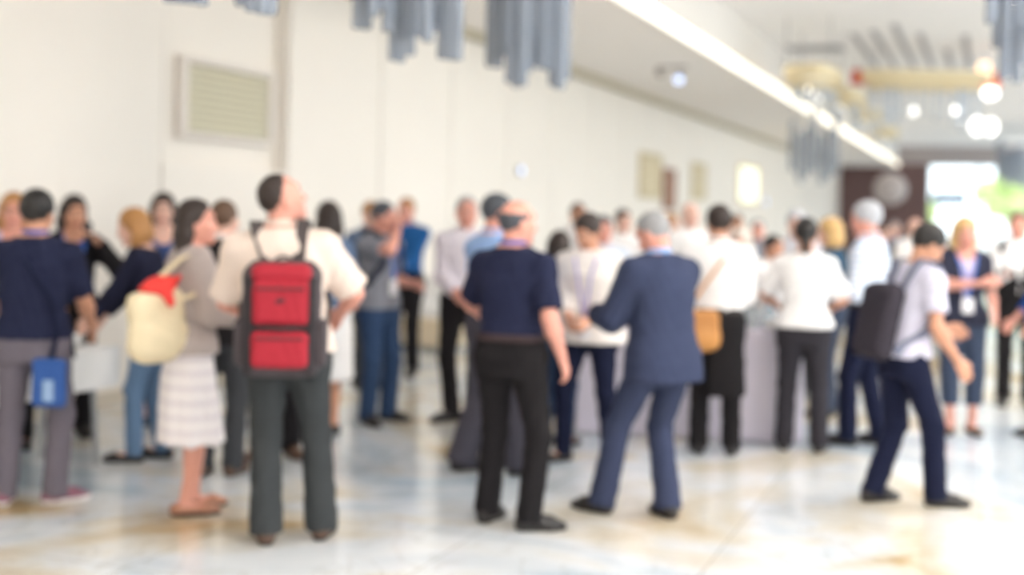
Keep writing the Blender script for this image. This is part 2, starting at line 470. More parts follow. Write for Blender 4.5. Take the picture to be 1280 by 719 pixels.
    Hd.cone(hl(0, .082, .024), hl(0, .106, -.020), .0085, .0125, .014); Hd.cone(hl(-.012, .092, -.024), hl(.012, .092, -.024), .009, .009, .008)
    E3((0, .083, -.057), (.023, .010, .0055), .008); E3((0, .083, -.067), (.019, .009, .006), .008)
    Hd.cone(nb + (HC - nb) * .25, HC + M @ v3(0, -.022, -.02), .057 * P.limb, .055 * P.limb, .03)
    V, Q = Hd.mesh(hh_)
    L = (V[Q].mean(1) - HC) @ M
    ix = np.zeros(len(Q), int)
    ix[(np.abs(L[:, 0]) < .023) & (L[:, 1] > .082) & (L[:, 2] > -.072) & (L[:, 2] < -.053)] = 1
    ix[(np.abs(np.abs(L[:, 0]) - .032) < .017) & (L[:, 1] > .06) & (np.abs(L[:, 2] - .036) < .0042)] = 2
    parts.append((V, Q, ix))
    for k, sx in (('l', -1), ('r', 1)):
        W_, d, n, wv, cu = J['hand' + k]
        V, Q = hand_field(P, W_, d, n, wv, cu, sx).mesh(hg); parts.append((V, Q, 0))
        c = hl(sx * .031, .066, .014)
        V, Q = Field().ell(c, (.0125, .0125, .0125)).mesh(.004)
        L = (V[Q].mean(1) - HC) @ M
        parts.append((V, Q, np.where((L[:, 1] > .072) & (np.hypot(L[:, 0] - sx * .031, L[:, 2] - .014) < .0062), 4, 3)))
    off, VV, QQ, II = 0, [], [], []
    for V, Q, ix in parts:
        VV.append(V); QQ.append(Q + off); II.append(np.broadcast_to(ix, (len(Q),))); off += len(V)
    hs, hc = hair
    P.part('body', (np.concatenate(VV), np.concatenate(QQ)), [SKIN[skin], LIP[skin], HAIR[hc], EYE, IRIS], idx=np.concatenate(II))
    # ---- hair
    if hs != 'none':
        G = Field(); fr = {'receding': -.035, 'thin': -.068, 'bald': -.03, 'verylong': -.022, 'cap': .01}.get(hs, 0)
        G.ell(hl(0, -.016, .036), (.083 * hw, .101, .099), M, .02)
        if hs in ('full', 'long', 'verylong', 'ponytail', 'bob', 'wavy', 'bun'): G.ell(hl(0, -.02, .055), (.086 * hw, .100, .090), M, .03)
        def keep(x, y, z):
            dx, dy, dz = x - HC[0], y - HC[1], z - HC[2]
            ly = M[0, 1] * dx + M[1, 1] * dy + M[2, 1] * dz; lz = M[0, 2] * dx + M[1, 2] * dy + M[2, 2] * dz
            f = ly - (.072 + fr) - (lz - .07) * .6
            if hs == 'bald': f = np.maximum(f, lz - .055)
            return np.maximum(f, -.075 - lz)
        G.cut(keep, .012)
        if hs in ('long', 'wavy', 'bob', 'verylong'):
            end = {'long': -.27, 'wavy': -.22, 'bob': -.11, 'verylong': -.36}[hs]; 
            for xx, yy in ((-.066, -.034 if hs != 'verylong' else -.06), (-.045, -.075), (0, -.092), (.045, -.075), (.066, -.034 if hs != 'verylong' else -.06)):
                p = [hl(xx, yy, .03), hl(xx * 1.12, yy - .004, -.06)]
                e = HC + M @ v3(xx * 1.2, yy, 0) + v3(0, 0, end) + tw @ v3(0, -.035 if end < -.2 else 0, 0)
                G.chain([p[0], p[1], e], [.034, .034, .024 if end < -.2 else .032], .035)
        if hs == 'ponytail':
            G.ell(hl(0, -.115, .045), (.03, .03, .03), M, .01)
            b = hl(0, -.13, .03); G.chain([hl(0, -.12, .045), b, b + v3(0, -.012, -.10), b + v3(0, .0, -.24)], [.024, .030, .030, .012], .02)
        if hs == 'bun': G.ell(hl(0, -.11, .06), (.042, .038, .04), M, .01)
        a, bq = M[:, 0], M[:, 1]
        G.add(lambda x, y, z: .0022 * np.sin(220 * (a[0] * x + a[1] * y + a[2] * z) + 30 * z) + .002 * np.sin(150 * (bq[0] * x + bq[1] * y + bq[2] * z) + 60 * z))
        P.part('hair', G.mesh(hk), HAIR[hc])
    # ---- garments
    def upper(name, m, off=.014, sleeve=2.0, hem=.92, neck=.066, scoop=0, ease=.006, vee=None, collar=None, drop=.06, fold=.0035, ret=False, inflate=0, tuck=False):
        G = Field()
        if tuck: hem, drop = 1.0, 0
        of = lambda q: off + inflate + (0 if tuck else .016 * min(1, max(0, (1.10 - q) / .08)))
        G.loft(torso_rows(P, of, hem, 1.492, drop), .04)
        for k in 'lr': G.cone(P.sp(1.425), J['sho' + k] + v3(0, 0, .004), .056 * P.limb + off + inflate, .046 * P.limb + off + inflate, .05)
        for k in 'lr':
            S, E, W_ = J['sho' + k], J['elb' + k], J['wri' + k]; q = P.limb * (1 + (w - 1) * .5); o = off + inflate
            if sleeve <= 0: continue
            if sleeve <= 1: G.cone(S, S + (E - S) * sleeve, .050 * q + o, .049 * q + o + ease, .04, flat=True); G.ell(S, [.050 * q + o] * 3, None, .04)
            else:
                t = sleeve - 1; C = E + (W_ - E) * (t * .97)
                G.cone(S, E, .050 * q + o, .042 * q + o + ease, .04); G.cone(E, C, .044 * q + o + ease, (.044 - .012 * t) * q + o + ease * .6, .02, flat=True)
                G.ell(E, [.043 * q + o + ease] * 3, None, .02)
        if fold: G.add(wrinkle(fold))
        G.cone(P.sp(1.46), HC, neck, neck - .004, .008, op='s')
        if scoop: G.ell(P.sp(1.49) + tw @ v3(0, .085, -.01), (.085, .075, scoop), tw, .01, 's')
        if vee:
            z0, wid, z1 = vee
            ti = tw.T
            zb, zt = P.sp(z0)[2], P.sp(1.46)[2]
            def V_(x, y, z):
                cx = np.interp(z.ravel(), [P.sp(q)[2] for q in (.8, .95, 1.1, 1.25, 1.4, 1.5)], [P.sp(q)[0] for q in (.8, .95, 1.1, 1.25, 1.4, 1.5)]).reshape(z.shape)
                cy = np.interp(z.ravel(), [P.sp(q)[2] for q in (.8, .95, 1.1, 1.25, 1.4, 1.5)], [P.sp(q)[1] for q in (.8, .95, 1.1, 1.25, 1.4, 1.5)]).reshape(z.shape)
                dx, dy = x - cx, y - cy
                lx = ti[0, 0] * dx + ti[0, 1] * dy; ly = ti[1, 0] * dx + ti[1, 1] * dy
                t = (z - zb) / (zt - zb)
                ww = np.where(t > 0, .004 + wid * np.clip(t, 0, 1.2), .004 + .04 * np.clip(-t, 0, 1) * z1)
                return -np.maximum(np.abs(lx) - ww, .0 - ly)
            G.cut(V_, .004)
        if ret: return G
        o = P.part(name, G.mesh(hr), m)
        if collar:
            Cc = Field(); a, b = P.sp(1.456), P.sp(1.456) + nd * .074
            Cc.cone(a, b, .080 * P.limb + .004, .068 * P.limb + .004, .01, flat=True); Cc.cone(a - nd * .02, b + nd * .02, .071 * P.limb + .002, .059 * P.limb + .004, .004, op='s', flat=True)
            fdir = tw @ v3(0, 1, 0)
            Cc.cone(a + fdir * .07 - nd * .03, a + fdir * .07 + nd * .08, .006, .035, .004, op='s', flat=True)
            P.part('collar', Cc.mesh(.0075 if not far else .010), collar, o)
        return o
    def trousers(m, off=.010, cuff=.070, knee=.071, end=.045, waist=1.03, name='trousers', crop=None, belt=None, fold=.0035):
        G = Field(); G.loft(torso_rows(P, off, .80, waist), .04)
        for k in 'lr':
            Hp, K, A = J['hip' + k], J['knee' + k], J['ank' + k]; fd = J['fdir' + k]
            Ae = A + v3(0, 0, end - .085) - fd * .012
            if crop: Ae = K + (A - K) * crop
            G.cone(Hp, K, .084 * w + off + .006, knee, .05); G.cone(K, Ae, knee, cuff, .02, flat=True); G.ell(K, [knee] * 3, None, .02)
        if fold: G.add(wrinkle(fold))
        o = P.part(name, G.mesh(hr), m)
        if belt:
            b = Field(); b.loft(torso_rows(P, off + .013, waist - .034, waist + .006), .01); P.part('belt', b.mesh(.011), belt, o)
        return o
    def skirt(m, hem=.48, flare=.05, waist=1.06, off=.022, pleat=0, name='skirt'):
        G = Field(); r = torso_rows(P, off, .86, waist)
        a = .86
        fm = (feet[0][0] + feet[1][0]) / 2
        G.loft([(hem, fm, P.pel[1] + .02, .178 + flare, .125 + flare, 0), (.70 + P.dz, P.pel[0], P.pel[1], .184 + flare * .45, .130 + flare * .4, 0)] + r, .02, n=2.1)
        if pleat: G.add(lambda x, y, z: pleat * np.sin(9 * np.arctan2(y - P.pel[1], x - fm)) * np.clip((1.0 - z) / .4, 0, 1))
        G.add(wrinkle(.002)); return P.part(name, G.mesh(hr), m)
    def shoe(m, sole, kind='dress'):
        for k in 'lr':
            A, fd = J['ank' + k], J['fdir' + k]; side_ = np.cross(fd, UP); T = np.stack([side_, fd, UP], 1); o = v3(A[0], A[1], 0)
            pt = lambda *a: o + T @ v3(*a)
            def base(e=0):
                G = Field(); G.cone(pt(0, -.045, .038), pt(0, .11, .028), .040 + e, .041 + e, .02); G.cone(pt(0, .11, .028), pt(0, .172, .022), .042 + e, .026 + e, .02, e=side_, q=1.12); return G
            G = base()
            if kind in ('dress', 'sneaker'): G.cone(pt(0, -.035, .04), pt(0, -.02, .098), .044, .043, .03, flat=True); G.cone(pt(0, .02, .07), pt(0, .10, .045), .034, .028, .03)
            else: G.ell(pt(0, .035, .078), (.036, .088, .046), T, .006, 's')
            if kind == 'sandal': G.ell(pt(0, .02, .06), (.08, .028, .03), T, .006, 's')
            G.cut(lambda x, y, z: .008 - z + 0 * x + 0 * y)
            s_ = P.part('shoe', G.mesh(.009 if not far else .013), m)
            S2 = base(.005); zt = .02 if kind != 'sneaker' else .03
            S2.cut(lambda x, y, z: np.maximum(z - zt, .001 - z) + 0 * x + 0 * y); P.part('sole', S2.mesh(.008 if not far else .012), sole, s_)
    P.upper, P.trousers, P.skirt, P.shoe, P.tw, P.nd = upper, trousers, skirt, shoe, tw, nd
    if bottom:
        b = dict(bottom); k = b.pop('kind', 'trousers'); (trousers if k == 'trousers' else skirt)(**b)
    for t in (top if isinstance(top, list) else [top] if top else []): upper(**t)
    if shoes: shoe(*shoes)
    if glasses:
        fm_ = MB()
        for sx in (-1, 1):
            fm_.tube([hl(sx * .034 + .024 * math.cos(a), .094, .012 + .018 * math.sin(a)) * P.s for a in [2 * math.pi * i / 16 for i in range(16)]], .0018 * P.s, 6, True)
            fm_.tube([hl(sx * .058, .092, .016) * P.s, hl(sx * .08, .03, .014) * P.s, hl(sx * .083, -.01, .008) * P.s], .0018 * P.s, 6)
        fm_.tube([hl(-.01, .095, .016) * P.s, hl(.01, .095, .016) * P.s], .0018 * P.s, 6)
        fm_.build('glasses', mat('spectacle frame', (40, 36, 36), .4), P.root)
    return P

def lanyard(P, m, badge, z=1.12, off=.024, name='badge', rxy=None):
    """ribbon round the neck with a card hanging at standing height z"""
    pts, nr = [], []
    c = P.sp(z); ry = (.115 + P.belly) * P.w + off + .012
    e = c + P.tw @ v3(0, ry + .004, 0)
    for sx in (-1, 1):
        pass
    b = MB()
    for sx in (-1, 1):
        pp = [P.sp(1.475) + P.tw @ v3(sx * .066, -.045, .012), P.sp(1.475) + P.tw @ v3(sx * .085, .01, .012), P.sp(1.43) + P.tw @ v3(sx * .075, .118 * P.w, 0), P.sp(1.33) + P.tw @ v3(sx * .05, .117 * P.w + off + .022, 0), e + v3(0, 0, .01)]
        b.band([p * P.s for p in pp], [P.tw @ v3(sx * .3, -.3, 1), P.tw @ v3(sx * .3, .2, 1), P.tw @ v3(0, .8, .5), P.tw @ v3(0, 1, .2), P.tw @ v3(0, 1, 0)], .016 * P.s, .002)
    o = b.build('lanyard', m, P.root)
    g = MB(); g.box((0, 0, 0), (.088 * P.s, .004, .12 * P.s), None, .0015)
    q = g.build(name, badge, o); q.location = tuple((e - v3(0, 0, .06)) * P.s); q.rotation_euler = (0, 0, -P.twist)
    return o

# ------------------------------------------------------------------ bags and other carried things
class Worn:
    """a thing carried by a figure: its own root, shapes given in the figure's own frame"""
    def __init__(s, P, name, label, cat, base, group=None):
        s.P, s.base = P, v3(*base); s.root = thing(name, label, cat, P.loc(base), P.yaw, group)
    def skin(s, name, F_, h, m, parent=None):
        V, Q = F_.mesh(h); return raw_mesh(name, (V - s.base) * s.P.s, Q, m, None, parent or s.root)
    def p(s, q): return (np.asarray(q, float) - s.base) * s.P.s

def backpack(P, label, c_main, c_panel, c_strap, c_trim, W=.32, H=.50, D=.17, zc=1.16, emblem=None, off=.02, panels=True):
    zt = zc
    T = P.tw @ rotx(-P.lean * .8)
    back = P.sp(zc) + P.tw @ v3(0, -(.112 * P.w + off + .012), 0)
    pt = lambda *a: back + T @ v3(*a)
    wb = Worn(P, 'backpack', label, 'backpack', pt(0, -D / 2, -H / 2))
    G = Field(); G.rbox(pt(0, -D * .40, 0), (W / 2, D * .40, H / 2), .06, T, .02); G.rbox(pt(0, -D * .3, H * .36), (W * .42, D * .3, H * .16), .055, T, .04); G.add(wrinkle(.0025))
    body = wb.skin('body', G, .011, c_main)
    if panels:
        for nm, zc_, hh, dep in (('upper_pocket', .085, .105, .86), ('lower_pocket', -.125, .085, .95)):
            q = Field(); q.rbox(pt(0, -D * dep + .01, zc_), (W * .36, .045, hh), .035, T, .01); q.add(wrinkle(.002)); o = wb.skin(nm, q, .010, c_panel)
            z = Field(); z.rbox(pt(0, -D * dep - .034, zc_ + hh * .62), (W * .30, .004, .006), .003, T); wb.skin('zip', z, .004, c_trim, o)
            if emblem and nm == 'upper_pocket':
                e = Field(); e.ell(pt(0, -D * dep - .035, zc_ + .012), (.022, .004, .014), T); e.cone(pt(-.022, -D * dep - .036, zc_ - .004), pt(.022, -D * dep - .036, zc_ + .022), .004, .004, .004); wb.skin('emblem', e, .0045, emblem, o)
        f = Field(); f.rbox(pt(0, -D * .55, H * .40), (W * .40, D * .36, .055), .05, T, .02); wb.skin('top_flap', f, .010, c_panel)
        for sx in (-1, 1):
            q = Field(); q.rbox(pt(sx * W * .50, -D * .42, -.10), (.032, D * .30, .11), .028, T, .01); wb.skin('side_pocket', q, .010, c_main)
            b = MB(); zz = np.linspace(.2, -.24, 9)
            b.band([wb.p(pt(sx * W * .40, -D * (.86 + .10 * math.cos(t * 2)), t)) for t in zz], [T @ v3(sx * .3, -1, 0)] * 9, .03 * P.s, .008); b.build('compression_strap', c_trim, wb.root)
        b = MB(); b.band([wb.p(pt(x_, -D * 1.15 + abs(x_) * .35, -.025)) for x_ in np.linspace(-W * .45, W * .45, 9)], [T @ v3(0, -1, 0)] * 9, .02 * P.s, .006); b.build('cross_strap', c_trim, wb.root)
    for k, sx in (('l', -1), ('r', 1)):
        S = P.J['sho' + k]; m_ = P.sp(1.47) + (S - P.sp(1.47)) * .55
        top_z = v3(0, 0, .052 + off + .018)
        pts = [pt(sx * .06, .0, H * .42), m_ + P.tw @ v3(0, -.075, .0) + top_z * .75, m_ + P.tw @ v3(sx * .004, 0, 0) + top_z * .98, m_ + P.tw @ v3(sx * .008, .085, -.02) + top_z * .6, P.sp(1.28) + P.tw @ v3(sx * .115, .125 * P.w + off, 0), P.sp(1.12) + P.tw @ v3(sx * (.165 * P.w + off), .05, 0), pt(sx * W * .42, .0, -H * .36)]
        nr = [T @ v3(0, -.5, 1), P.tw @ v3(0, -.8, .8), v3(0, 0, 1), P.tw @ v3(0, .8, .7), P.tw @ v3(sx * .3, 1, 0), P.tw @ v3(sx, .4, 0), T @ v3(sx, 0, 0)]
        # smooth the path
        PT, NR = [], []
        for i in range(len(pts) - 1):
            p0, p1, p2, p3 = pts[max(i - 1, 0)], pts[i], pts[i + 1], pts[min(i + 2, len(pts) - 1)]
            for t in (0, .25, .5, .75):
                PT.append(.5 * ((2 * p1) + (p2 - p0) * t + (2 * p0 - 5 * p1 + 4 * p2 - p3) * t * t + (3 * p1 - p0 - 3 * p2 + p3) * t ** 3)); NR.append(nr[i] * (1 - t) + nr[i + 1] * t)
        PT.append(pts[-1]); NR.append(nr[-1])
        b = MB(); b.band([wb.p(q) for q in PT], NR, .058 * P.s, .012); b.build('shoulder_strap', c_strap, wb.root)
    b = MB(); b.tube([wb.p(pt(x_, -.03, H * .5 + .03 * (1 - (x_ / .05) ** 2))) for x_ in np.linspace(-.05, .05, 7)], .008, 8); b.build('grab_handle', c_strap, wb.root)
    return wb
# ------------------------------------------------------------------ the hall
WX = -6.6; TOP = 4.05; CEIL = 5.0; YB, YE = -9.0, 62.0; XR = 11.0; SX = -4.0
def struct(o): o['kind'] = 'structure'; return o

def floor_mat():
    m = bpy.data.materials.new('polished marble slabs'); m.use_nodes = True; nt = m.node_tree; b = nt.nodes['Principled BSDF']; N, Lk = nt.nodes.new, nt.links.new
    tc = N('ShaderNodeTexCoord')
    mp = N('ShaderNodeMapping'); mp.inputs['Rotation'].default_value = (0, 0, R(24)); mp.inputs['Location'].default_value = (0, 3, 0); Lk(tc.outputs['Object'], mp.inputs[0])
    n1 = N('ShaderNodeTexNoise'); n1.inputs['Scale'].default_value = .55; n1.inputs['Detail'].default_value = 6; n1.inputs['Distortion'].default_value = 1.2; Lk(mp.outputs[0], n1.inputs['Vector'])
    r1 = N('ShaderNodeValToRGB'); e = r1.color_ramp.elements
    e[0].position = .33; e[0].color = (*lin((198, 172, 130)), 1); e[1].position = .62; e[1].color = (*lin((188, 203, 217)), 1)
    q = r1.color_ramp.elements.new(.42); q.color = (*lin((226, 218, 202)), 1); q = r1.color_ramp.elements.new(.50); q.color = (*lin((230, 234, 238)), 1)
    Lk(n1.outputs['Fac'], r1.inputs[0])
    n2 = N('ShaderNodeTexNoise'); n2.inputs['Scale'].default_value = 1.3; n2.inputs['Detail'].default_value = 8; n2.inputs['Distortion'].default_value = 2.5; Lk(mp.outputs[0], n2.inputs['Vector'])
    r2 = N('ShaderNodeValToRGB'); e = r2.color_ramp.elements; e[0].position = .47; e[0].color = (1, 1, 1, 1); e[1].position = .53; e[1].color = (1, 1, 1, 1); q = r2.color_ramp.elements.new(.50); q.color = (*lin((196, 186, 172)), 1)
    Lk(n2.outputs['Fac'], r2.inputs[0])
    mx = N('ShaderNodeMix'); mx.data_type = 'RGBA'; mx.blend_type = 'MULTIPLY'; mx.inputs[0].default_value = .28; Lk(r1.outputs[0], mx.inputs[6]); Lk(r2.outputs[0], mx.inputs[7])
    br = N('ShaderNodeTexBrick'); br.inputs['Scale'].default_value = 1; br.offset = 0; br.inputs['Brick Width'].default_value = 1.2; br.inputs['Row Height'].default_value = 1.2; br.inputs['Mortar Size'].default_value = .004
    br.inputs['Color1'].default_value = (1, 1, 1, 1); br.inputs['Color2'].default_value = (.93, .94, .95, 1); br.inputs['Mortar'].default_value = (.6, .58, .55, 1); Lk(tc.outputs['Object'], br.inputs['Vector'])
    m2 = N('ShaderNodeMix'); m2.data_type = 'RGBA'; m2.blend_type = 'MULTIPLY'; m2.inputs[0].default_value = 1; Lk(mx.outputs[2], m2.inputs[6]); Lk(br.outputs['Color'], m2.inputs[7])
    Lk(m2.outputs[2], b.inputs['Base Color'])
    b.inputs['Roughness'].default_value = .16; b.inputs['Specular IOR Level'].default_value = .6
    return m

WALL = mat('cream wall panel', (250, 243, 234), .55, vary=.012, scale=1.5); REC = mat('white recess', (244, 242, 238), .6, vary=.01, scale=2)
JOINT = mat('panel joint', (200, 190, 176), .8, vary=0); CEILM = mat('ceiling plaster', (248, 246, 245), .8, vary=.01, scale=1)
SOFF = mat('soffit plaster', (248, 243, 238), .8, vary=.01, scale=1); SHGAP = mat('shadow gap beige', (206, 196, 172), .7, vary=.02)
BROWN = mat('brown stone', (112, 86, 84), .7, vary=.1, scale=3); GREYW = mat('bulkhead grey', (178, 168, 166), .8, vary=.03, scale=2)
METAL = mat('brushed metal', (160, 162, 166), .35, .9, vary=.04); DARKM = mat('dark metal', (70, 70, 74), .4, .8, vary=.04)
struct(MB().box(((WX + XR) / 2, (YB + YE) / 2, -.1), (XR - WX + .4, YE - YB + .4, .2), None, 0).build('floor', floor_mat(), None, False))
struct(MB().box(((WX + XR) / 2, (YB + YE) / 2, CEIL + .1), (XR - WX + .4, YE - YB + .4, .2), None, 0).build('ceiling', CEILM, None, False))
# left wall: a backing of joint colour with panels standing in front of it, 2.25 m wide, one bay set back for the air vent
bay0, bay1 = at_x(204, 120, WX)[1], at_x(361, 120, WX)[1]; ledge = at_x(280, 209, WX)[2]
pw = bay1 - bay0
wl = MB().box((WX - .22, (YB + YE) / 2, CEIL / 2), (.12, YE - YB, CEIL), None, 0)
struct(wl.build('wall_left', JOINT, None, False))
wp = MB(); y = bay0 - pw * 9
while y < YE:
    a, b_ = y + .015, min(y + pw - .015, YE)
    if abs(y - bay0) < .01:
        wp.box((WX - .08, (a + b_) / 2, ledge / 2), (.16, b_ - a, ledge), None, .006)
        wp.box((WX - .16, (a + b_) / 2, (ledge + TOP) / 2), (.02, b_ - a, TOP - ledge), None, 0)
        for yy in (a, b_): wp.box((WX - .085, yy, (ledge + TOP) / 2), (.15, .02, TOP - ledge), None, 0)
    else:
        h_ = TOP - .12
        wp.box((WX - .08, (a + b_) / 2, h_ / 2), (.16, b_ - a, h_), None, .006)
    y += pw
o = struct(wp.build('panel', WALL, bpy.data.objects['wall_left'], False))
struct(MB().box((WX - .02, (YB + YE) / 2, TOP - .05), (.26, YE - YB, .10), None, .004).build('trim_1', SHGAP, None, False))  # darker beige strip; its colour stands for the shadow gap at the wall top
struct(MB().box((WX + .012, (YB + YE) / 2, .06), (.024, YE - YB, .12), None, .004).build('baseboard_left', mat('skirting beige', (214, 204, 188), .6), None, False))
struct(MB().box(((WX + SX) / 2, (YB + YE) / 2, (TOP + CEIL) / 2), (SX - WX, YE - YB, CEIL - TOP), None, 0).build('trim_2', SOFF, None, False))
# far end: brown stone wall, grey bulkhead over it, and the glazed entrance to the right
dl = at_depth(1162, 270, YE * FWD[1]); 
def at_y(px, py, Y): d = ray(px, py); return CAM + d * (Y / d[1])
g0, g1 = at_y(1160, 270, YE)[0], 6.0
gt = at_y(1205, 205, YE)[2]
we = MB().box(((WX + g0) / 2, YE + .1, gt / 2), (g0 - WX, .2, gt), None, 0); struct(we.build('wall_far', BROWN, None, False))
struct(MB().box(((WX + XR) / 2, YE + .09, (gt + CEIL) / 2), (XR - WX, .24, CEIL - gt), None, 0).build('wall_far_upper', GREYW, None, False))
struct(MB().box(((g1 + XR) / 2, YE + .1, gt / 2), (XR - g1, .2, gt), None, 0).build('wall_far_right', BROWN, None, False))

def glass_mat():
    m = bpy.data.materials.new('clear pane'); m.use_nodes = True; nt = m.node_tree; nt.nodes.remove(nt.nodes['Principled BSDF'])
    t = nt.nodes.new('ShaderNodeBsdfTransparent'); t.inputs[0].default_value = (.96, .98, .98, 1); g = nt.nodes.new('ShaderNodeBsdfGlossy'); g.inputs['Roughness'].default_value = .02
    mx = nt.nodes.new('ShaderNodeMixShader'); mx.inputs[0].default_value = .06
    nt.links.new(t.outputs[0], mx.inputs[1]); nt.links.new(g.outputs[0], mx.inputs[2]); nt.links.new(mx.outputs[0], nt.nodes['Material Output'].inputs[0]); return m
GLASS = glass_mat(); FRAME = mat('door frame grey', (150, 156, 160), .4, .5)
def glazing(name, a, b, z0, z1, n, rail=None):
    """a glazed wall from a to b (xy), n panes"""
    a, b = Vector((*a, 0)), Vector((*b, 0)); t = (b - a).normalized(); rz = math.atan2(t.y, t.x); L = (b - a).length
    rot = Matrix.Rotation(rz, 3, 'Z'); f = MB()
    for i in range(n + 1): f.box(a + t * (L * i / n) + Vector((0, 0, (z0 + z1) / 2)), (.09, .12, z1 - z0), rot, .004)
    for z in (z0 + .05, z1 - .05) + ((rail,) if rail else ()): f.box((a + b) / 2 + Vector((0, 0, z)), (L, .1, .09), rot, .004)
    o = struct(f.build(name, FRAME, None, False))
    p = MB()
    for i in range(n): p.box(a + t * (L * (i + .5) / n) + Vector((0, 0, (z0 + z1) / 2)), (L / n - .09, .012, z1 - z0 - .1), rot, 0)
    struct(p.build('pane', GLASS, o, False)); return o
glazing('door_1', (g0, YE + .1), (g1, YE + .1), 0, gt, 4, None)
glazing('window_1', (XR, YB), (XR, YE), 0, CEIL, 24, 2.9)
struct(MB().box(((WX + XR) / 2, YB - .1, CEIL / 2), (XR - WX, .2, CEIL), None, 0).build('wall_back', WALL, None, False))
# pavement and greenery outside the entrance
struct(MB().box((8, 60, -.16), (120, 180, .1), None, 0).build('ground', mat('pale paving', (206, 206, 202), .8, vary=.05, scale=.5), None, False))
LEAF = mat('leaf green', (196, 214, 140), .7, vary=.3, scale=2)
def tree(label, x, y, h, r, seed):
    rnd = random.Random(seed); t = thing('tree', label, 'tree', (x, y, -.11), 0, 'trees outside the entrance')
    MB().tube([(0, 0, 0), (.05, 0, h * .4), (0, .05, h * .7)], [.16, .13, .07]).build('trunk', mat('bark', (110, 92, 76), .9), t)
    G = Field()
    for i in range(22):
        a, q = rnd.uniform(0, 6.28), rnd.uniform(.1, 1) * r
        G.ell((q * math.cos(a), q * math.sin(a), h * .72 + rnd.uniform(-.28, .3) * h), [rnd.uniform(.3, .5) * r] * 3, None, .2)
    G.add(lambda X, Y, Z: .09 * np.sin(9 * X + 3 * Z) * np.sin(8 * Y - 2 * X) + .07 * np.sin(14 * Z + 5 * Y))
    V, Q = G.mesh(.12); raw_mesh('crown', V, Q, LEAF, None, t)
tree('green leafy tree outside the glass entrance, nearest its middle', 1.2, 76, 4.2, 1.5, 1)
tree('green leafy tree outside the glass entrance, by its dark stone jamb', -3.9, 78, 2.6, 1.1, 2)
# blue sign hung inside the entrance glass
a, b_ = at_y(1164, 241, YE - .6), at_y(1209, 256, YE - .6)
s = thing('hanging_sign', 'plain blue grey sign panel hung across the bright glass entrance', 'sign', ((a[0] + b_[0]) / 2, YE - .6, b_[2]))
MB().box((0, 0, (a[2] - b_[2]) / 2), (b_[0] - a[0], .06, a[2] - b_[2]), None, .01).build('panel', mat('sign blue grey', (150, 172, 196), .6), s)
for sx in (-.4, .4): MB().tube([(sx, 0, a[2] - b_[2]), (sx, 0, CEIL - b_[2])], .008, 6).build('suspension_wire', METAL, s)

# ------------------------------------------------------------------ things on the walls and ceiling
VENT = mat('vent cream', (226, 220, 196), .6, vary=.02); VENTD = mat('vent cavity', (150, 142, 118), .8, vary=0)
def air_vent(label, p0, p1, group):
    """louvred box standing proud of the wall; p0 top near corner, p1 bottom far corner on the wall"""
    y0, y1, z0, z1 = p0[1], p1[1], min(p0[2], p1[2]), max(p0[2], p1[2])
    t = thing('air_vent', label, 'air vent', (WX - .15, (y0 + y1) / 2, z0), 0, group); L, H, D = y1 - y0, z1 - z0, .10
    f = MB()
    for z in (.03, H - .03): f.box((D / 2, 0, z), (D, L, .06), None, .006)
    for yy in (-L / 2 + .05, L / 2 - .05): f.box((D / 2 - .002, yy, H / 2), (D - .004, .10, H - .124), None, .006)
    f.build('frame', mat('vent frame', (240, 232, 224), .6, vary=.01), t)
    MB().box((.012, 0, H / 2), (.016, L - .1, H - .1), None, 0).build('backing', VENTD, t)
    n = 9
    for i in range(n): MB().box((D - .045, 0, .07 + (H - .14) * (i + .5) / n), (.010, L - .205, (H - .14) / n * 1.05), Matrix.Rotation(R(-24), 3, 'Y'), .002).build('louver', VENT, t)
pA = at_x(236, 68, WX); pB = at_x(350, 184, WX)
z_top = at_x(236, 67, WX)[2]; z_bot = at_x(236, 172, WX)[2]
air_vent('louvred cream air vent box in the recessed wall bay above the backpacker', (0, pA[1], z_top), (0, pB[1], z_bot), 'air vents on the left wall')
v2 = at_x(8, 64, WX); air_vent('louvred cream air vent cut off by the left edge, above the blond guest', (0, v2[1] - (pB[1] - pA[1]), v2[2]), (0, v2[1], at_x(8, 190, WX)[2]), 'air vents on the left wall')

FR = mat('picture frame beige', (214, 200, 164), .6, vary=.03)
def wall_frame(name, label, cat, x0, x1, y0, y1, fr, face, handle=False, emit=None):
    p, q = at_x(x0, (y0 + y1) / 2, WX), at_x(x1, (y0 + y1) / 2, WX); xm = (x0 + x1) / 2; zt, zb = at_x(xm, y0, WX)[2], at_x(xm, y1, WX)[2]
    L, H = q[1] - p[1], zt - zb
    t = thing(name, label, cat, (WX + .002, (p[1] + q[1]) / 2, zb)); f = MB(); e = min(.09, L * .1)
    for z in (e / 2, H - e / 2): f.box((.03, 0, z), (.06, L, e), None, .005)
    for s_ in (-1, 1): f.box((.029, s_ * (L - e) / 2, H / 2), (.058, e, H - 2 * e - .004), None, .005)
    f.build('frame', fr, t); MB().box((.018, 0, H / 2), (.03, L - e, H - e), None, 0).build('panel', face, t)
    return t
WOOD = mat('brown wood', (150, 104, 78), .5, vary=.15, scale=8)
wall_frame('wall_panel', 'olive beige framed panel on the wall left of the brown wood panel', 'wall panel', 798, 824, 192, 248, FR, mat('panel beige', (226, 212, 180), .7, vary=.05, scale=3))
wall_frame('wall_panel', 'narrow brown wood panel between two beige panels on the wall', 'wall panel', 828, 842, 211, 262, WOOD, mat('brown wood face', (166, 116, 88), .5, vary=.15, scale=5))
wall_frame('wall_panel', 'olive beige framed panel on the wall right of the brown wood panel', 'wall panel', 864, 880, 204, 250, FR, mat('panel beige', (226, 212, 180), .7))
LITP = mat('lit cream diffuser', (255, 246, 214), .5, vary=0, emit=1.1)
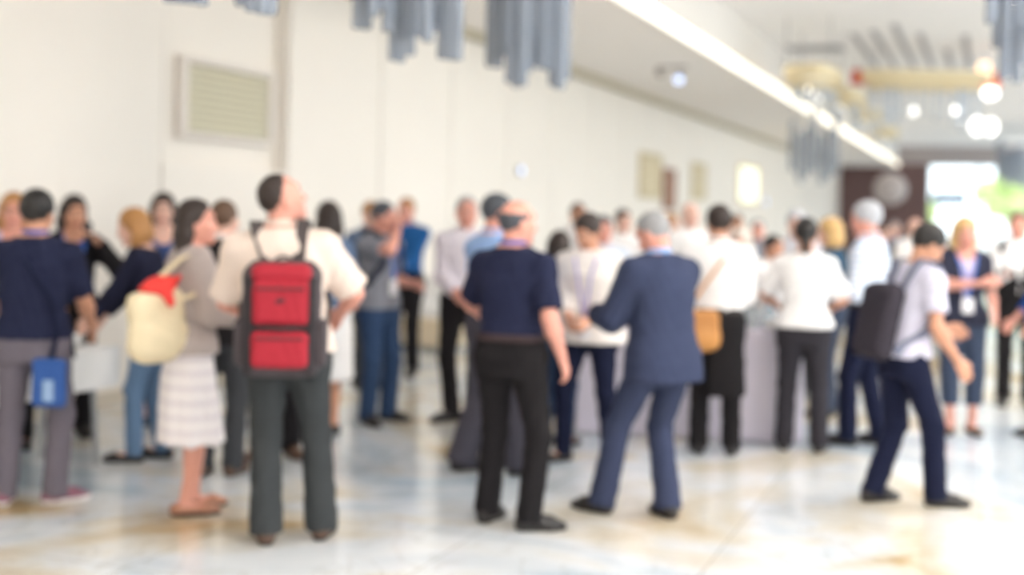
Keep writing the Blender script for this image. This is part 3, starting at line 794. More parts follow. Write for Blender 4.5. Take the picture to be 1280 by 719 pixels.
wall_frame('light_box', 'glowing cream light box on the left wall beyond the beige panels', 'wall light', 922, 946, 206, 256, mat('light box frame', (236, 226, 200), .6), LITP)
BLUEL = mat('cool spot lens', (196, 214, 255), .3, vary=0, emit=1.6)
def wall_spot(label, px, py, r):  # glowing disc standing for a blue spot of light on the wall
    p = at_x(px, py, WX); t = thing('light_spot', label, 'wall light', (WX, p[1], p[2] - r), 0, 'discs for blue light spots on the wall')
    o = MB().lathe([(r * 1.15, 0), (r * 1.15, .03), (r * .95, .05), (r * .5, .055)], seg=20).build('spot_rim', METAL, t); o.rotation_euler = (0, R(90), 0); o.location = (0, 0, r)
    o = MB().lathe([(r * .92, .05), (r * .9, .062), (r * .4, .075), (.002, .078)], seg=20).build('lens', BLUEL, t); o.rotation_euler = (0, R(90), 0); o.location = (0, 0, r)
wall_spot('glowing disc for a reflected blue spot on the wall above the navy polo man', 648, 213, .065)
wall_spot('glowing disc for a blue light spot on the wall beside the glowing cream box', 955, 252, .12)
# spotlight under the soffit
p = at_height(850, 99, TOP - .20); 
t = thing('spotlight', 'ceiling spotlight with a bluish lit lens under the soffit', 'spotlight', (p[0], p[1], TOP - .30))
mt = MB(); mt.box((-.12, -.05, .285), (.5, .09, .03), None, .005); mt.tube([(0, 0, .27), (0, 0, .14)], .012, 8); mt.build('mounting_bar', mat('spot mount', (150, 142, 136), .5), t)
cn = MB().lathe([(.03, -.10), (.055, -.09), (.062, 0), (.066, .09), (.058, .092)], seg=20).build('lamp_can', DARKM, t); cn.location = (0, 0, .10); cn.rotation_euler = (R(75), 0, R(10))
ln = MB().sphere((0, 0, 0), .075, 18, (1, 1, .6)).build('lens', BLUEL, t); ln.location = (.0, -.085, .085); ln.rotation_euler = (R(75), 0, R(10))
cn2 = MB().lathe([(.02, -.07), (.045, -.06), (.05, .06), (.042, .062)], seg=16).build('lamp_can', mat('spot mount', (150, 142, 136), .5), t); cn2.location = (-.33, -.05, .2); cn2.rotation_euler = (R(60), 0, R(-40))
# glowing strip along the soffit edge
ye = at_x(1126, 214, SX)[1]
t = thing('light_strip', 'long glowing white light strip along the edge of the soffit', 'light strip', (SX, (YB + ye) / 2, TOP - .02))
MB().box((.0, 0, .14), (.05, ye - YB, .24), None, .004).build('housing', mat('strip housing', (232, 226, 214), .6), t)
STRIP = mat('strip diffuser', (255, 246, 228), .5, vary=0, emit=1.6)
MB().box((.035, 0, .11), (.07, ye - YB, .19), None, .01).build('diffuser', STRIP, t)
# linear slots in the ceiling
SLOT = mat('slot grey', (176, 174, 176), .8, vary=0)
for i, (xa, ya, xb, yb) in enumerate([(1073, 42, 1092, 84), (1090, 38, 1121, 85), (1115, 30, 1146, 85), (1148, 42, 1167, 84), (1184, 62, 1189, 84), (1205, 44, 1213, 84)]):
    p, q = at_height(xa, ya, CEIL), at_height(xb, yb, CEIL)
    L = min(q[1] - p[1], 9); xm = (p[0] + q[0]) / 2
    nth = ('first', 'second', 'third', 'fourth', 'fifth', 'sixth')[i]
    t = thing('ceiling_slot', 'dark linear air slot in the pale ceiling, %s from the light strip' % nth, 'air slot', (xm, p[1] + L / 2, CEIL - .03), 0, 'linear air slots in the ceiling')
    m_ = MB()
    for s_ in (-.06, .06): m_.box((s_, 0, .015), (.03, L, .03), None, .003)
    m_.build('frame', mat('slot frame', (214, 212, 212), .7), t); MB().box((0, 0, .022), (.10, L, .012), None, 0).build('blade', SLOT, t)

# hanging chandeliers of glass tubes
def tubem():
    m = bpy.data.materials.new('smoky blue glass tube'); m.use_nodes = True; b = m.node_tree.nodes['Principled BSDF']
    b.inputs['Base Color'].default_value = (*lin((150, 160, 176)), 1); b.inputs['Roughness'].default_value = .18; b.inputs['Alpha'].default_value = .66; b.inputs['Coat Weight'].default_value = .3; return m
TUBE = tubem()
def tube_chandelier(label, c, tubes, r=.05, span=None):
    """c = plan centre; tubes = list of (x, y, bottom z)"""
    t = thing('tube_chandelier', label, 'chandelier', (c[0], c[1], CEIL - .08), 0, 'chandeliers of hanging glass tubes')
    xs, ys = [a for a, _, _ in tubes], [b for _, b, _ in tubes]
    MB().box(((min(xs) + max(xs)) / 2, (min(ys) + max(ys)) / 2, .05), (max(xs) - min(xs) + .2, max(ys) - min(ys) + .2, .06), None, .01).build('canopy_plate', METAL, t)
    for i, (a, b, z) in enumerate(tubes):
        L = random.choice((1.0, 1.15, 1.3)); z1 = z - (CEIL - .08); z2 = min(z1 + L, -.05)
        MB().lathe([(r * .7, z1), (r, z1 + .012), (r, z2 - .012), (r * .7, z2)], (a, b, 0), 14).build('glass_tube', TUBE, t)
        MB().tube([(a, b, z2), (a, b, .03)], .004, 5).build('suspension_wire', METAL, t)
def cluster_from_pixels(label, Z, items, back=.45, r=.05):
    """items: (x pixel, y pixel of the lower end); rows of tubes in depth"""
    pts = []
    for i, (px, py) in enumerate(items):
        q = at_depth(px, py, Z + random.uniform(-back, back)); pts.append(q)
    c = np.mean(pts, 0); tube_chandelier(label, c, [(q[0] - c[0], q[1] - c[1], q[2]) for q in pts], r)
cluster_from_pixels('tube chandelier above the recessed vent, only its lowest tubes in view', 6.1, [(212, 3), (225, 4), (238, 5), (252, 7), (302, 8), (314, 15), (327, 18), (338, 19)], .2, .034)
A = [(447, 36), (458, 37), (466, 22), (484, 40), (492, 76), (500, 78), (512, 70), (520, 44), (527, 48), (534, 53), (542, 40), (553, 74), (562, 75), (571, 76), (489, 26), (548, 30), (478, 14), (506, 50)]
cluster_from_pixels('broad tube chandelier of staggered blue grey tubes above the face-touching man', 7.9, A, .35, .036)
Bt = [(613, 84), (622, 85), (630, 70), (638, 104), (646, 110), (652, 108), (660, 90), (668, 82), (676, 86), (684, 88), (692, 108), (699, 112), (706, 100), (634, 60), (665, 50), (700, 60), (624, 40), (686, 66)]
cluster_from_pixels('tube chandelier hanging just left of the soffit light strip', 9.5, Bt, .4, .042)
Ct = [(1238, 30), (1246, 60), (1254, 100), (1262, 96), (1270, 104), (1278, 80), (1286, 100), (1294, 70), (1302, 90), (1242, 20), (1258, 40), (1274, 30), (1290, 50), (1310, 60)]
cluster_from_pixels('tube chandelier at the upper right corner of the picture', 8.6, Ct, .35, .036)
Dt = [(990 + 9 * i, 214 + (i * 37) % 22) for i in range(7)]
cluster_from_pixels('far tube chandelier under the soffit, beyond the glowing wall box', 25.4, Dt, .22, .06)
Et = [(1248 + 7 * i, 222 + (i * 29) % 26) for i in range(6)] + [(1250 + 7 * i, 214 + (i * 17) % 20) for i in range(5)]
cluster_from_pixels('far tube chandelier hanging in front of the glass entrance', 46, Et, .5, .11)

# crystal chandeliers
GOLD = mat('pale gold', (230, 214, 176), .4, .25, vary=.06); CRY = mat('crystal', (226, 236, 248), .08, 0, vary=0, alpha=.75)
BULB = mat('bulb white', (255, 252, 246), .3, vary=0, emit=3.5); WARMB = mat('bulb peach', (255, 214, 178), .3, vary=0, emit=2.2)
ORANGE = mat('orange shade', (236, 96, 44), .6, vary=.03); REDO = mat('red orange shade', (206, 78, 52), .6, vary=.03)
def crystal_chandelier(label, c, L, D, drop, nd, bulbs, rz=0, shades=False, seed=0):
    """oblong gold band with strings of crystals beneath"""
    rnd = random.Random(seed); z0 = c[2]; t = thing('crystal_chandelier', label, 'chandelier', (c[0], c[1], z0), rz, 'crystal chandeliers')
    n = 40; ring = [(L / 2 * math.copysign(abs(math.cos(a)) ** .6, math.cos(a)), D / 2 * math.copysign(abs(math.sin(a)) ** .6, math.sin(a))) for a in [2 * math.pi * (i + .5) / n for i in range(n)]]
    for nm, za, zb, k in (('gold_band', 0, .22, 1), ('lower_band', -.12, -.04, .86)):
        b = MB(); o_, i_ = [], []
        for x_, y_ in ring:
            o_.append([b.bm.verts.new((x_ * k, y_ * k, za)), b.bm.verts.new((x_ * k, y_ * k, zb))]); i_.append([b.bm.verts.new((x_ * k * .96, y_ * k * .94, za)), b.bm.verts.new((x_ * k * .96, y_ * k * .94, zb))])
        for i in range(n):
            j = (i + 1) % n
            for q in ((o_[i][0], o_[j][0], o_[j][1], o_[i][1]), (i_[i][0], i_[i][1], i_[j][1], i_[j][0]), (o_[i][1], o_[j][1], i_[j][1], i_[i][1]), (o_[i][0], i_[i][0], i_[j][0], o_[j][0])): b.bm.faces.new(q)
        b.build(nm, GOLD, t)
    for i in range(nd):
        x_, y_ = ring[int(i * n / nd) % n]; k = .8 * rnd.uniform(.6, 1.05); b = MB(); z = -.06
        while z > -drop * rnd.uniform(.7, 1.1):
            r_ = rnd.uniform(.025, .045); b.lathe([(.003, z), (r_, z - r_ * 1.1), (.003, z - r_ * 2.4)], (x_ * k, y_ * k, 0), 6); z -= r_ * 2.5
        b.build('crystal_string', CRY, t, False)
    for x_, y_, z, r_ in bulbs: MB().lathe([(.01, -r_ * 1.3), (r_ * .8, -r_ * .7), (r_, 0), (r_ * .7, r_ * .9), (.02, r_ * 1.4)], (x_, y_, z), 14).build('bulb', BULB, t)
    for sx in (-.4, .4):
        for sy in (-.35, .35): MB().tube([(sx * L, sy * D, .2), (sx * L, sy * D, CEIL - z0)], .01, 6).build('suspension_rod', METAL, t)
    if shades:
        for sx, m_, r_ in ((-1, REDO, .15), (1, ORANGE, .19)): MB().lathe([(r_ * .9, -.14), (r_, -.13), (r_ * .86, .14), (r_ * .8, .14)], (sx * L / 2, 0, .1), 20).build('lamp_shade', m_, t)
        MB().lathe([(.02, -.1), (.12, -.06), (.15, .02), (.11, .1), (.02, .13)], (L / 2, 0, -.17), 16).build('bulb', BULB, t)
        MB().sphere((L / 2 - .13, 0, .34), .12).build('bulb', WARMB, t)
Zc = 25.0; q0, q1 = at_depth(1073, 100, Zc), at_depth(1238, 103, Zc); cc = (q0 + q1) / 2; Lc = np.linalg.norm((q1 - q0)[:2])
sc_ = Zc / F
bul = [((1143 - 1156) * sc_, 0, -.55, .06), ((1193 - 1156) * sc_, -.1, -.52, .055), (1.10, .15, -.80, .13), (1.32, .0, -.82, .12)]
crystal_chandelier('large gold banded crystal chandelier with orange shades at its ends', (cc[0], cc[1], cc[2] - .05), Lc, 1.0, .75, 40, bul, math.atan2((q1 - q0)[1], (q1 - q0)[0]), True, 3)
for i, (px, py, Z, nm) in enumerate([(1000, 99, 22.5, 'nearest'), (1040, 123, 28.5, 'second nearest'), (1070, 144, 35, 'third nearest'), (1096, 166, 43, 'farthest')]):
    q = at_depth(px, py, Z)
    crystal_chandelier('small gold crystal chandelier beside the light strip, %s of a row of four' % nm, (q[0] + .25, q[1], q[2] - .1), .9, 2.6, .30, 26, [(0, 0, -.16, .02), (0, .8, -.16, .02), (0, -.8, -.16, .02)], 0, False, 10 + i)
# pale globe lamp before the brown wall
q = at_depth(1113, 236, 50); gl = .62
t = thing('pendant_globe', 'pale grey globe pendant lamp in front of the brown far wall', 'pendant lamp', (q[0], q[1], q[2] - gl))
MB().sphere((0, 0, gl), gl, 28).build('globe', mat('opal globe', (196, 186, 184), .4, vary=0), t); MB().tube([(0, 0, gl * 2 - .02), (0, 0, CEIL - q[2] + gl)], .02, 8).build('stem', METAL, t)
# fill panels added on the ceiling, out of view, to brighten the hall
FILLM = mat('fill panel glow', (255, 248, 240), .5, vary=0, emit=30)
FILLF = mat('hall fill panel glow', (255, 246, 236), .5, vary=0, emit=17)
k = 0
for yy in (-6, -1, 4, 9, 14, 21, 28, 35, 42, 49, 56):
    for xx in ((1.2, 4.6, 8.0) if yy < 15 else (3.0, 5.6, 8.2)):
        t = thing('fill_panel', 'square glowing fill panel added out of view on the ceiling', 'fill light', (xx, yy, CEIL - .05), 0, 'unseen fill panels overhead')
        f = MB()
        for s_ in (-.62, .62): f.box((s_, 0, .025), (.04, 1.28, .05), None, .004); f.box((0, s_, .025), (1.2, .04, .05), None, .004)
        f.build('frame', METAL, t); MB().box((0, 0, .03), (1.2, 1.2, .02), None, 0).build('diffuser', FILLM if yy < 15 else FILLF, t)

# glowing trough added out of view on the glazed side to brighten the ceiling
FILLT = mat('fill trough glow', (255, 246, 232), .5, vary=0, emit=7)
for i in range(6):
    y0 = YB + 1 + i * 11.6
    t = thing('fill_trough', 'unseen fill trough added along the glazed side, washing the ceiling', 'cove light', (XR - .45, y0 + 5.4, CEIL - 1.0), 0, 'unseen fill troughs along the glazed side')
    b = MB(); b.box((0, 0, .02), (.34, 10.8, .04), None, .004); b.box((-.16, 0, .10), (.03, 10.8, .12), None, .004); b.box((.16, 0, .10), (.03, 10.8, .12), None, .004); b.build('trough', METAL, t)
    MB().box((0, 0, .055), (.22, 10.6, .02), None, 0).build('lamp', FILLT, t)
W = bpy.data.worlds.new('sky'); sc.world = W; W.use_nodes = True
bg = W.node_tree.nodes['Background']; bg.inputs[0].default_value = (.88, .95, 1.0, 1); bg.inputs[1].default_value = 3.2
# ------------------------------------------------------------------ furniture
CLOTH = mat('white table linen', (238, 238, 238), .85, vary=.02, bump=.1); LILAC = mat('pale lilac linen', (214, 208, 222), .85, vary=.03, bump=.1)
def cloth_table(label, cl_label, a, b, depth, zt, drop, linen, legs=True, side=1):
    """trestle table whose front edge runs from a to b; its cloth is a thing of its own"""
    a, b = Vector((a[0], a[1], 0)), Vector((b[0], b[1], 0)); L = (b - a).length; rz = math.atan2((b - a).y, (b - a).x)
    c = (a + b) / 2 + Vector((-(b - a).y, (b - a).x, 0)).normalized() * (depth / 2) * side
    t = thing('trestle_table', label, 'table', (c.x, c.y, 0), rz)
    MB().box((0, 0, zt - .024), (L - .04, depth - .04, .03), None, .006).build('tabletop', mat('table board', (206, 200, 192), .6), t)
    for sx in (-1, 1):
        for sy in (-1, 1): MB().tube([(sx * (L / 2 - .14), sy * (depth / 2 - .1), zt - .04), (sx * (L / 2 - .10), sy * (depth / 2 - .08), 0)], .017, 10).build('leg', METAL, t)
    k = thing('tablecloth', cl_label, 'tablecloth', (c.x, c.y, zt - drop), rz)
    per = []
    hx, hy, n = L / 2, depth / 2, 26
    def edge(p, q, m): return [(p[0] + (q[0] - p[0]) * i / m, p[1] + (q[1] - p[1]) * i / m, (q[1] - p[1], -(q[0] - p[0]))) for i in range(m)]
    m1, m2 = max(8, int(L / .06)), max(6, int(depth / .06))
    for p, q, m in (((-hx, -hy), (hx, -hy), m1), ((hx, -hy), (hx, hy), m2), ((hx, hy), (-hx, hy), m1), ((-hx, hy), (-hx, -hy), m2)): per += edge(p, q, m)
    B = MB(); rows = []
    for j in range(9):
        f = j / 8; z = drop * (1 - f); ring = []
        for i, (x, y, nr) in enumerate(per):
            l = math.hypot(*nr); w_ = (.012 + .012 * math.sin(i * .9) + .008 * math.sin(i * 2.3 + 1)) * min(1, f * 1.6) * min(1, drop / .4 + .3)
            ring.append(B.bm.verts.new((x + nr[0] / l * w_ + (.004 * nr[0] / l), y + nr[1] / l * w_ + .004 * nr[1] / l, z + (.0 if f else .004))))
        rows.append(ring)
    N_ = len(per)
    for A_, B_ in zip(rows, rows[1:]):
        for i in range(N_): B.bm.faces.new((A_[i], A_[(i + 1) % N_], B_[(i + 1) % N_], B_[i]))
    B.bm.faces.new(rows[0][::-1]); B.build('cloth', linen, k); return c, rz, t
def on(c, rz, x, y, z): v = Matrix.Rotation(rz, 3, 'Z') @ Vector((x, y, 0)); return (c.x + v.x, c.y + v.y, z)
PORC = mat('white porcelain', (240, 240, 238), .2, vary=0); CLEAR = mat('clear glassware', (226, 236, 240), .06, 0, vary=0, alpha=.45); STEEL = mat('polished steel', (200, 204, 208), .18, .95, vary=.02)
def cup(label, loc, group='cups on the tables'):
    t = thing('coffee_cup', label, 'cup', loc, random.uniform(0, 6), group)
    MB().lathe([(.03, 0), (.045, .004), (.072, .012), (.074, .015), (.04, .01), (.02, .008)], seg=24).build('saucer', PORC, t)
    MB().lathe([(.022, .01), (.028, .014), (.038, .045), (.041, .078), (.038, .078), (.034, .045), (.02, .02), (.002, .018)], seg=24).build('bowl', PORC, t)
    MB().tube([(.038, 0, .066), (.06, 0, .062), (.063, 0, .042), (.036, 0, .034)], .0045, 8).build('handle', PORC, t)
def tumbler(label, loc, group='glasses on the tables', h=.14):
    o = MB().lathe([(.024, 0), (.028, .002), (.034, h), (.031, h), (.026, .012), (.002, .01)], seg=20).build('glass', CLEAR); o.location = loc; tag(o, label, 'glass', group)
def plates(label, loc, n=8):
    for i in range(n):
        o = MB().lathe([(.06, 0), (.075, .002), (.118, .014), (.12, .017), (.08, .008), (.002, .006)], seg=28).build('plate', PORC); o.location = (loc[0], loc[1], loc[2] + .0085 * i)
        nth = ('lowest', 'second lowest', 'third from the bottom', 'fourth from the bottom', 'third from the top', 'second from the top', 'topmost')
        tag(o, 'white plate, %s of the stack %s' % ((nth[i] if n == 7 else nth[i]), label), 'plate', 'plates stacked ' + label)
def bottle(label, loc, m):
    t = thing('water_bottle', label, 'bottle', loc, 0, 'bottles on the left table')
    MB().lathe([(.03, 0), (.033, .004), (.033, .13), (.026, .16), (.013, .18), (.013, .2), (.002, .2)], seg=20).build('body', m, t); MB().lathe([(.015, .195), (.015, .215), (.002, .216)], seg=16).build('cap', mat('bottle cap blue', (70, 110, 180), .5), t)
# left table, parallel to the wall
e0, e1 = at_height(80, 440, .735), at_height(157, 432, .735)
dirv = (e1 - e0)[:2] / np.linalg.norm((e1 - e0)[:2])
e1[1] -= .06; dirv = v3(0, 1, 0)[:2]
c1, rz1, t1 = cloth_table('long table under a white cloth at the left, cup drinkers around it', 'short white cloth over the left table, hanging a hand deep', e1[:2] - dirv * 2.0, e1[:2], .58, .735, .24, CLOTH)
for i, (lx, ly, what, lb) in enumerate([(.14, -.17, 'cup', 'white coffee cup and saucer nearest the front edge of the left table'), (.55, .0, 'cup', 'white coffee cup in the middle of the left table, right of the plates'), (.80, -.10, 'cup', 'white coffee cup by the right front corner of the left table'),
                                       (.12, .02, 'cup', 'white coffee cup between the water bottles and the plates'), (.70, .16, 'glass', 'clear tumbler at the back of the left table, by its right end'), (.42, .19, 'glass', 'clear tumbler behind the stack of plates on the left table'), (.02, .17, 'bottle', 'clear water bottle at the back of the left table'), (-.06, -.1, 'bottle', 'clear water bottle by the navy polo man on the left table')]):
    p = on(c1, rz1, lx, ly, .74)
    if what == 'cup': cup(lb, p)
    elif what == 'glass': tumbler(lb, p)
    else: bottle(lb, p, CLEAR)
plates('on the left table', on(c1, rz1, .33, .03, .74), 7)
# buffet table in the middle, lilac cloth to the floor
f0, f1 = ground(722, 541), ground(1000, 556)
c2, rz2, t2 = cloth_table('long buffet table hidden under a pale lilac cloth', 'pale lilac cloth falling to the floor around the buffet table', f0[:2], f1[:2], .8, .80, .785, LILAC)
L2 = float(np.linalg.norm((f1 - f0)[:2])); o2 = lambda x, y: on(c2, rz2, x, y, .805)
xs_ = lambda px: (px - 861) / 278 * L2
for px, y, lb in ((918, -.25, 'clear tumbler at the front of the buffet, just right of the tan satchel'), (928, -.12, 'clear tumbler second from the satchel on the buffet table'), (940, -.27, 'clear tumbler at the buffet front edge, left of the steel urn'), (775, -.2, 'clear tumbler on the buffet behind the navy suit man')): tumbler(lb, o2(xs_(px), y), h=.16)
for px, y, lb in ((906, -.02, 'white cup on the buffet behind the tan satchel'), (962, -.18, 'white cup in front of the steel urn on the buffet table'), (733, -.22, 'white cup at the left end of the buffet table')): cup(lb, o2(xs_(px), y))
plates('on the buffet table', o2(xs_(905), .20), 7)
q = o2(xs_(948), .10)
t = thing('drinks_urn', 'polished steel drinks urn standing on the lilac buffet table', 'urn', q)
MB().lathe([(.09, 0), (.10, .01), (.10, .03), (.085, .035), (.085, .05), (.12, .06), (.125, .25), (.118, .28), (.118, .27), (.01, .27)], seg=28).build('body', STEEL, t); MB().lathe([(.12, .278), (.09, .31), (.03, .325), (.014, .33), (.018, .35), (.002, .358)], seg=28).build('lid', STEEL, t)
MB().tube([(0, -.11, .10), (0, -.16, .10), (0, -.17, .07)], .011, 10).build('tap', DARKM, t)
# white armchair by the wall
p = ground(545, 437); Lz = WX
t = thing('armchair', 'white upholstered armchair with a rounded back by the cream wall', 'armchair', (p[0] - .02, p[1] + .1, 0), R(90 - 100))
WUP = mat('white upholstery', (240, 240, 240), .85, vary=.02); BEI = mat('beige upholstery', (220, 204, 178), .85, vary=.03)
g = Field(); g.rbox((0, 0, .22), (.37, .36, .17), .05); V, Q = g.mesh(.02); raw_mesh('base', V, Q, BEI, None, t)
g = Field(); g.rbox((0, -.04, .45), (.30, .30, .085), .05); V, Q = g.mesh(.02); raw_mesh('seat_cushion', V, Q, WUP, None, t)
g = Field(); g.rbox((0, .27, .60), (.37, .10, .27), .09); g.cut(lambda x, y, z: z - .88 + .5 * x * x + 0 * y, .05); V, Q = g.mesh(.02); raw_mesh('backrest', V, Q, WUP, None, t)
for sx in (-1, 1):
    g = Field(); g.rbox((sx * .33, -.04, .50), (.06, .32, .13), .055); V, Q = g.mesh(.02); raw_mesh('armrest', V, Q, WUP, None, t)
    for sy in (-1, 1): MB().lathe([(.018, 0), (.026, .06), (.026, .07)], (sx * .29, sy * .28, 0), 12).build('foot', DARKM, t)

# ------------------------------------------------------------------ cloth and shoe colours
BLACK = fabric('black cloth', (34, 32, 34)); NAVY = fabric('navy cloth', (38, 42, 66)); NAVYD = fabric('dark navy cloth', (28, 32, 54)); SUIT = fabric('blue suit cloth', (58, 65, 90), .08)
CHAR = fabric('charcoal cloth', (66, 68, 72)); GREY = fabric('warm grey cloth', (112, 106, 116)); JEAN = fabric('blue denim', (54, 74, 106), .2); JEANL = fabric('light denim', (108, 136, 170), .2); JEAND = fabric('dark denim', (62, 72, 92), .2)
WHITE = fabric('white cotton', (240, 238, 238), .03); CREAM = fabric('cream shirt cotton', (234, 216, 204), .04); TAUPE = fabric('taupe knit', (184, 172, 168), .1); TEE = fabric('grey jersey', (136, 138, 148), .1); LILA = fabric('lilac grey jersey', (206, 204, 222), .06)
SKY = fabric('sky blue cotton', (150, 180, 226), .06); BLUE = fabric('strong blue cotton', (40, 92, 150), .1); ROYAL = fabric('royal blue cotton', (40, 86, 170), .1); MAROON = fabric('maroon cotton', (120, 46, 76), .1); TEAL = fabric('dark teal', (44, 74, 98), .1); SLATE = fabric('slate blue knit', (96, 116, 146), .1)
STRI = stripes('lilac pinstripe', (226, 220, 228), (206, 200, 214), 60, 'X', .6); CHECK = stripes('blue check', (234, 240, 250), (172, 196, 232), 22, 'X', .6, 'Z'); SKIRT = stripes('white skirt bands', (244, 238, 240), (230, 222, 228), 13, 'Z', .7)
SH = mat('shoe black', (34, 31, 32), .35, vary=.05); SHB = mat('shoe brown', (92, 68, 54), .4, vary=.08); SHN = mat('shoe nude leather', (176, 124, 100), .45, vary=.05); SHP = mat('sneaker mauve', (140, 92, 110), .6, vary=.08); SOLEW = mat('white rubber', (236, 230, 230), .6, vary=.02); SOLE = mat('dark rubber', (40, 36, 34), .7, vary=0)
TIEB = mat('lanyard blue', (60, 110, 200), .6, vary=.02); CARD = mat('badge card', (238, 236, 240), .4, vary=.01)
dress, flat = (SH, SOLE, 'dress'), (SH, SOLE, 'flat')
T = lambda **k: dict(dict(name='shirt'), **k)

# ------------------------------------------------------------------ the guests
P1 = person('man in navy polo seen from behind at the left table, blue bag at hip', 40, foot=630, facing=10, h=1.69, w=1.08, twist=6, head=(14, 4, 0), feet=((-.15, 0, -6), (.13, .0, 58)), skin='tan', hair=('full', 'black'),
            rh=dict(w=(.27, .24, .98), curl=.6), lh=dict(w=(-.2, .28, 1.0)), top=T(name='polo_shirt', m=NAVY, sleeve=.86, hem=.93, collar=ROYAL, ease=.012), bottom=dict(m=GREY), shoes=(SHP, SOLEW, 'sneaker'))
hb = Worn(P1, 'hip_bag', 'small bright blue shoulder bag hanging at the navy polo man\'s hip', 'bag', (.11, -.17, .56))
g = Field(); g.rbox((.105, -.16, .70), (.095, .035, .135), .03, rotz(-.2)); g.add(wrinkle(.002)); hb.skin('body', g, .010, mat('bag blue', (38, 84, 156), .6, vary=.08)); 
g = Field(); g.rbox((.105, -.197, .66), (.03, .008, .06), .006, rotz(-.2)); hb.skin('front_patch', g, .006, mat('bag patch pale', (150, 178, 214), .6))
b = MB(); pts = [(.11, -.16, .83), (.14, -.155, .98), (.10, -.165, 1.16), (-.02, -.165, 1.34), (-.10, -.10, 1.45), (-.115, .0, 1.47), (-.06, .14, 1.34), (.08, .165, 1.1), (.19, .04, .95), (.22, -.08, .83)]
b.band([hb.p(q) for q in pts], [(q[0], q[1] * 2, .8 if q[2] > 1.42 else 0) for q in pts], .028, .005); b.build('strap', NAVYD, hb.root)

P2 = person('ginger blond guest in glasses behind the navy polo man, at the left edge', 17, Z=8.5, facing=180, head_top=243, female=True, hair=('bob', 'ginger'), glasses=True, skin='pink', top=[T(m=fabric('pale violet blouse', (196, 188, 220)), sleeve=2, hem=.9, scoop=.07)], bottom=dict(m=BLACK), shoes=flat, far=True)
P3 = person('woman in black blazer over blue top, badge at her chest, behind the left table', 92, Z=8.95, facing=172, head_top=246, female=True, hair=('long', 'dark'), skin='tan', head=(-8, 6, 0), lh=dict(w=(-.15, .19, 1.42), pole=(-.8, -.1, -1), thumb=(.6, -.3, .7), curl=.8), rh=dict(w=(.12, .3, .98)),
            top=[T(name='blouse', m=ROYAL, sleeve=0, hem=.98, scoop=.07, off=.010, drop=0), T(name='blazer', m=BLACK, sleeve=2, hem=.86, off=.024, vee=(1.02, .075, .6))], bottom=dict(m=BLACK, cuff=.07, knee=.068), shoes=dress)
lanyard(P3, TIEB, CARD, 1.15, .02)
ph = Worn(P3, 'mobile_phone', 'black mobile phone raised beside the blazer woman\'s face', 'phone', P3.J['palml'] - v3(0, 0, .05))
q = P3.J['palml']; g = Field(); g.rbox(q + v3(-.0, 0, .03), (.008, .036, .072), .007, rotz(.5)); ph.skin('body', g, .005, mat('phone black', (28, 28, 32), .25)); g = Field(); g.rbox(q + v3(.008, .004, .03), (.002, .031, .064), .002, rotz(.5)); ph.skin('screen', g, .004, mat('phone screen', (60, 70, 84), .1))
P4 = person('ginger blond woman in dark top and light jeans leaning over the left table', 182, foot=575, facing=-68, h=1.62, female=True, lean=18, head=(-10, 14, 0), hair=('bob', 'ginger'), skin='fair', feet=((-.09, .06, -10), (.09, -.08, 4)), rh=dict(w=(.10, .42, .90), curl=.5), lh=dict(w=(-.12, .40, .92), curl=.5),
            top=T(name='top', m=fabric('ink navy jersey', (38, 40, 60)), sleeve=1.9, hem=.92, scoop=.11, neck=.09), bottom=dict(m=JEANL, cuff=.058, knee=.066), shoes=(SH, SOLE, 'flat'))
P5 = person('dark haired woman in blue dress beyond the leaning woman, facing the table', 204, Z=9.6, facing=176, head_top=243, female=True, hair=('long', 'dark'), skin='fair', head=(4, 4, 0), rh=dict(w=(.10, .26, 1.08)), lh=dict(w=(-.10, .27, 1.06)), top=T(name='dress_top', m=fabric('mid blue dress', (66, 88, 140)), sleeve=.25, hem=.92, scoop=.13, neck=.085), bottom=dict(kind='skirt', m=MATS['mid blue dress'], hem=.5), shoes=flat, far=True)
P7 = person('pale guest in dark jacket standing behind the woman with the cream tote', 279, Z=7.75, facing=20, head_top=251, w=.98, head=(12, 0, 0), hair=('short', 'brown'), skin='fair', top=[T(m=WHITE, sleeve=2, hem=1.0, tuck=True, collar=WHITE), T(name='jacket', m=BLACK, sleeve=2, hem=.84, off=.026, vee=(1.0, .06, .5))], bottom=dict(m=CHAR), shoes=(SHB, SOLE, 'dress'), far=True)
P6 = person('woman in taupe cardigan and white banded skirt with a cream tote', 233, foot=640, facing=76, h=1.655, female=True, twist=-4, head=(16, -2, 0), hair=('verylong', 'dark'), skin='pink', feet=((-.085, .06, 0), (.085, -.03, 8)), rh=dict(w=(.14, .30, 1.10), thumb=(-.2, 0, 1), curl=.6), lh=dict(w=(-.10, .33, 1.10), curl=.6),
            top=[T(name='blouse', m=WHITE, sleeve=0, hem=.94, scoop=.09, drop=.02), T(name='cardigan', m=TAUPE, sleeve=1.95, hem=.90, off=.024, vee=(.88, .06, .4), drop=.05)], bottom=dict(kind='skirt', m=SKIRT, hem=.40, flare=.055, pleat=.006), shoes=(SHN, SOLE, 'flat'))
tb = Worn(P6, 'tote_bag', 'big cream canvas tote slung on the cardigan woman\'s shoulder', 'bag', (.14, -.24, .88))
M_ = rotz(.25) @ rotx(.16); UPB = v3(0, 0, .11)
g = Field(); g.rbox((.155, -.22, 1.08), (.065, .16, .19), .06, M_, .02); g.ell((.16, -.22, .99), (.085, .17, .12), M_, .05); g.add(wrinkle(.004)); tb.skin('body', g, .012, mat('cream canvas', (236, 220, 186), .85, vary=.05, bump=.2))
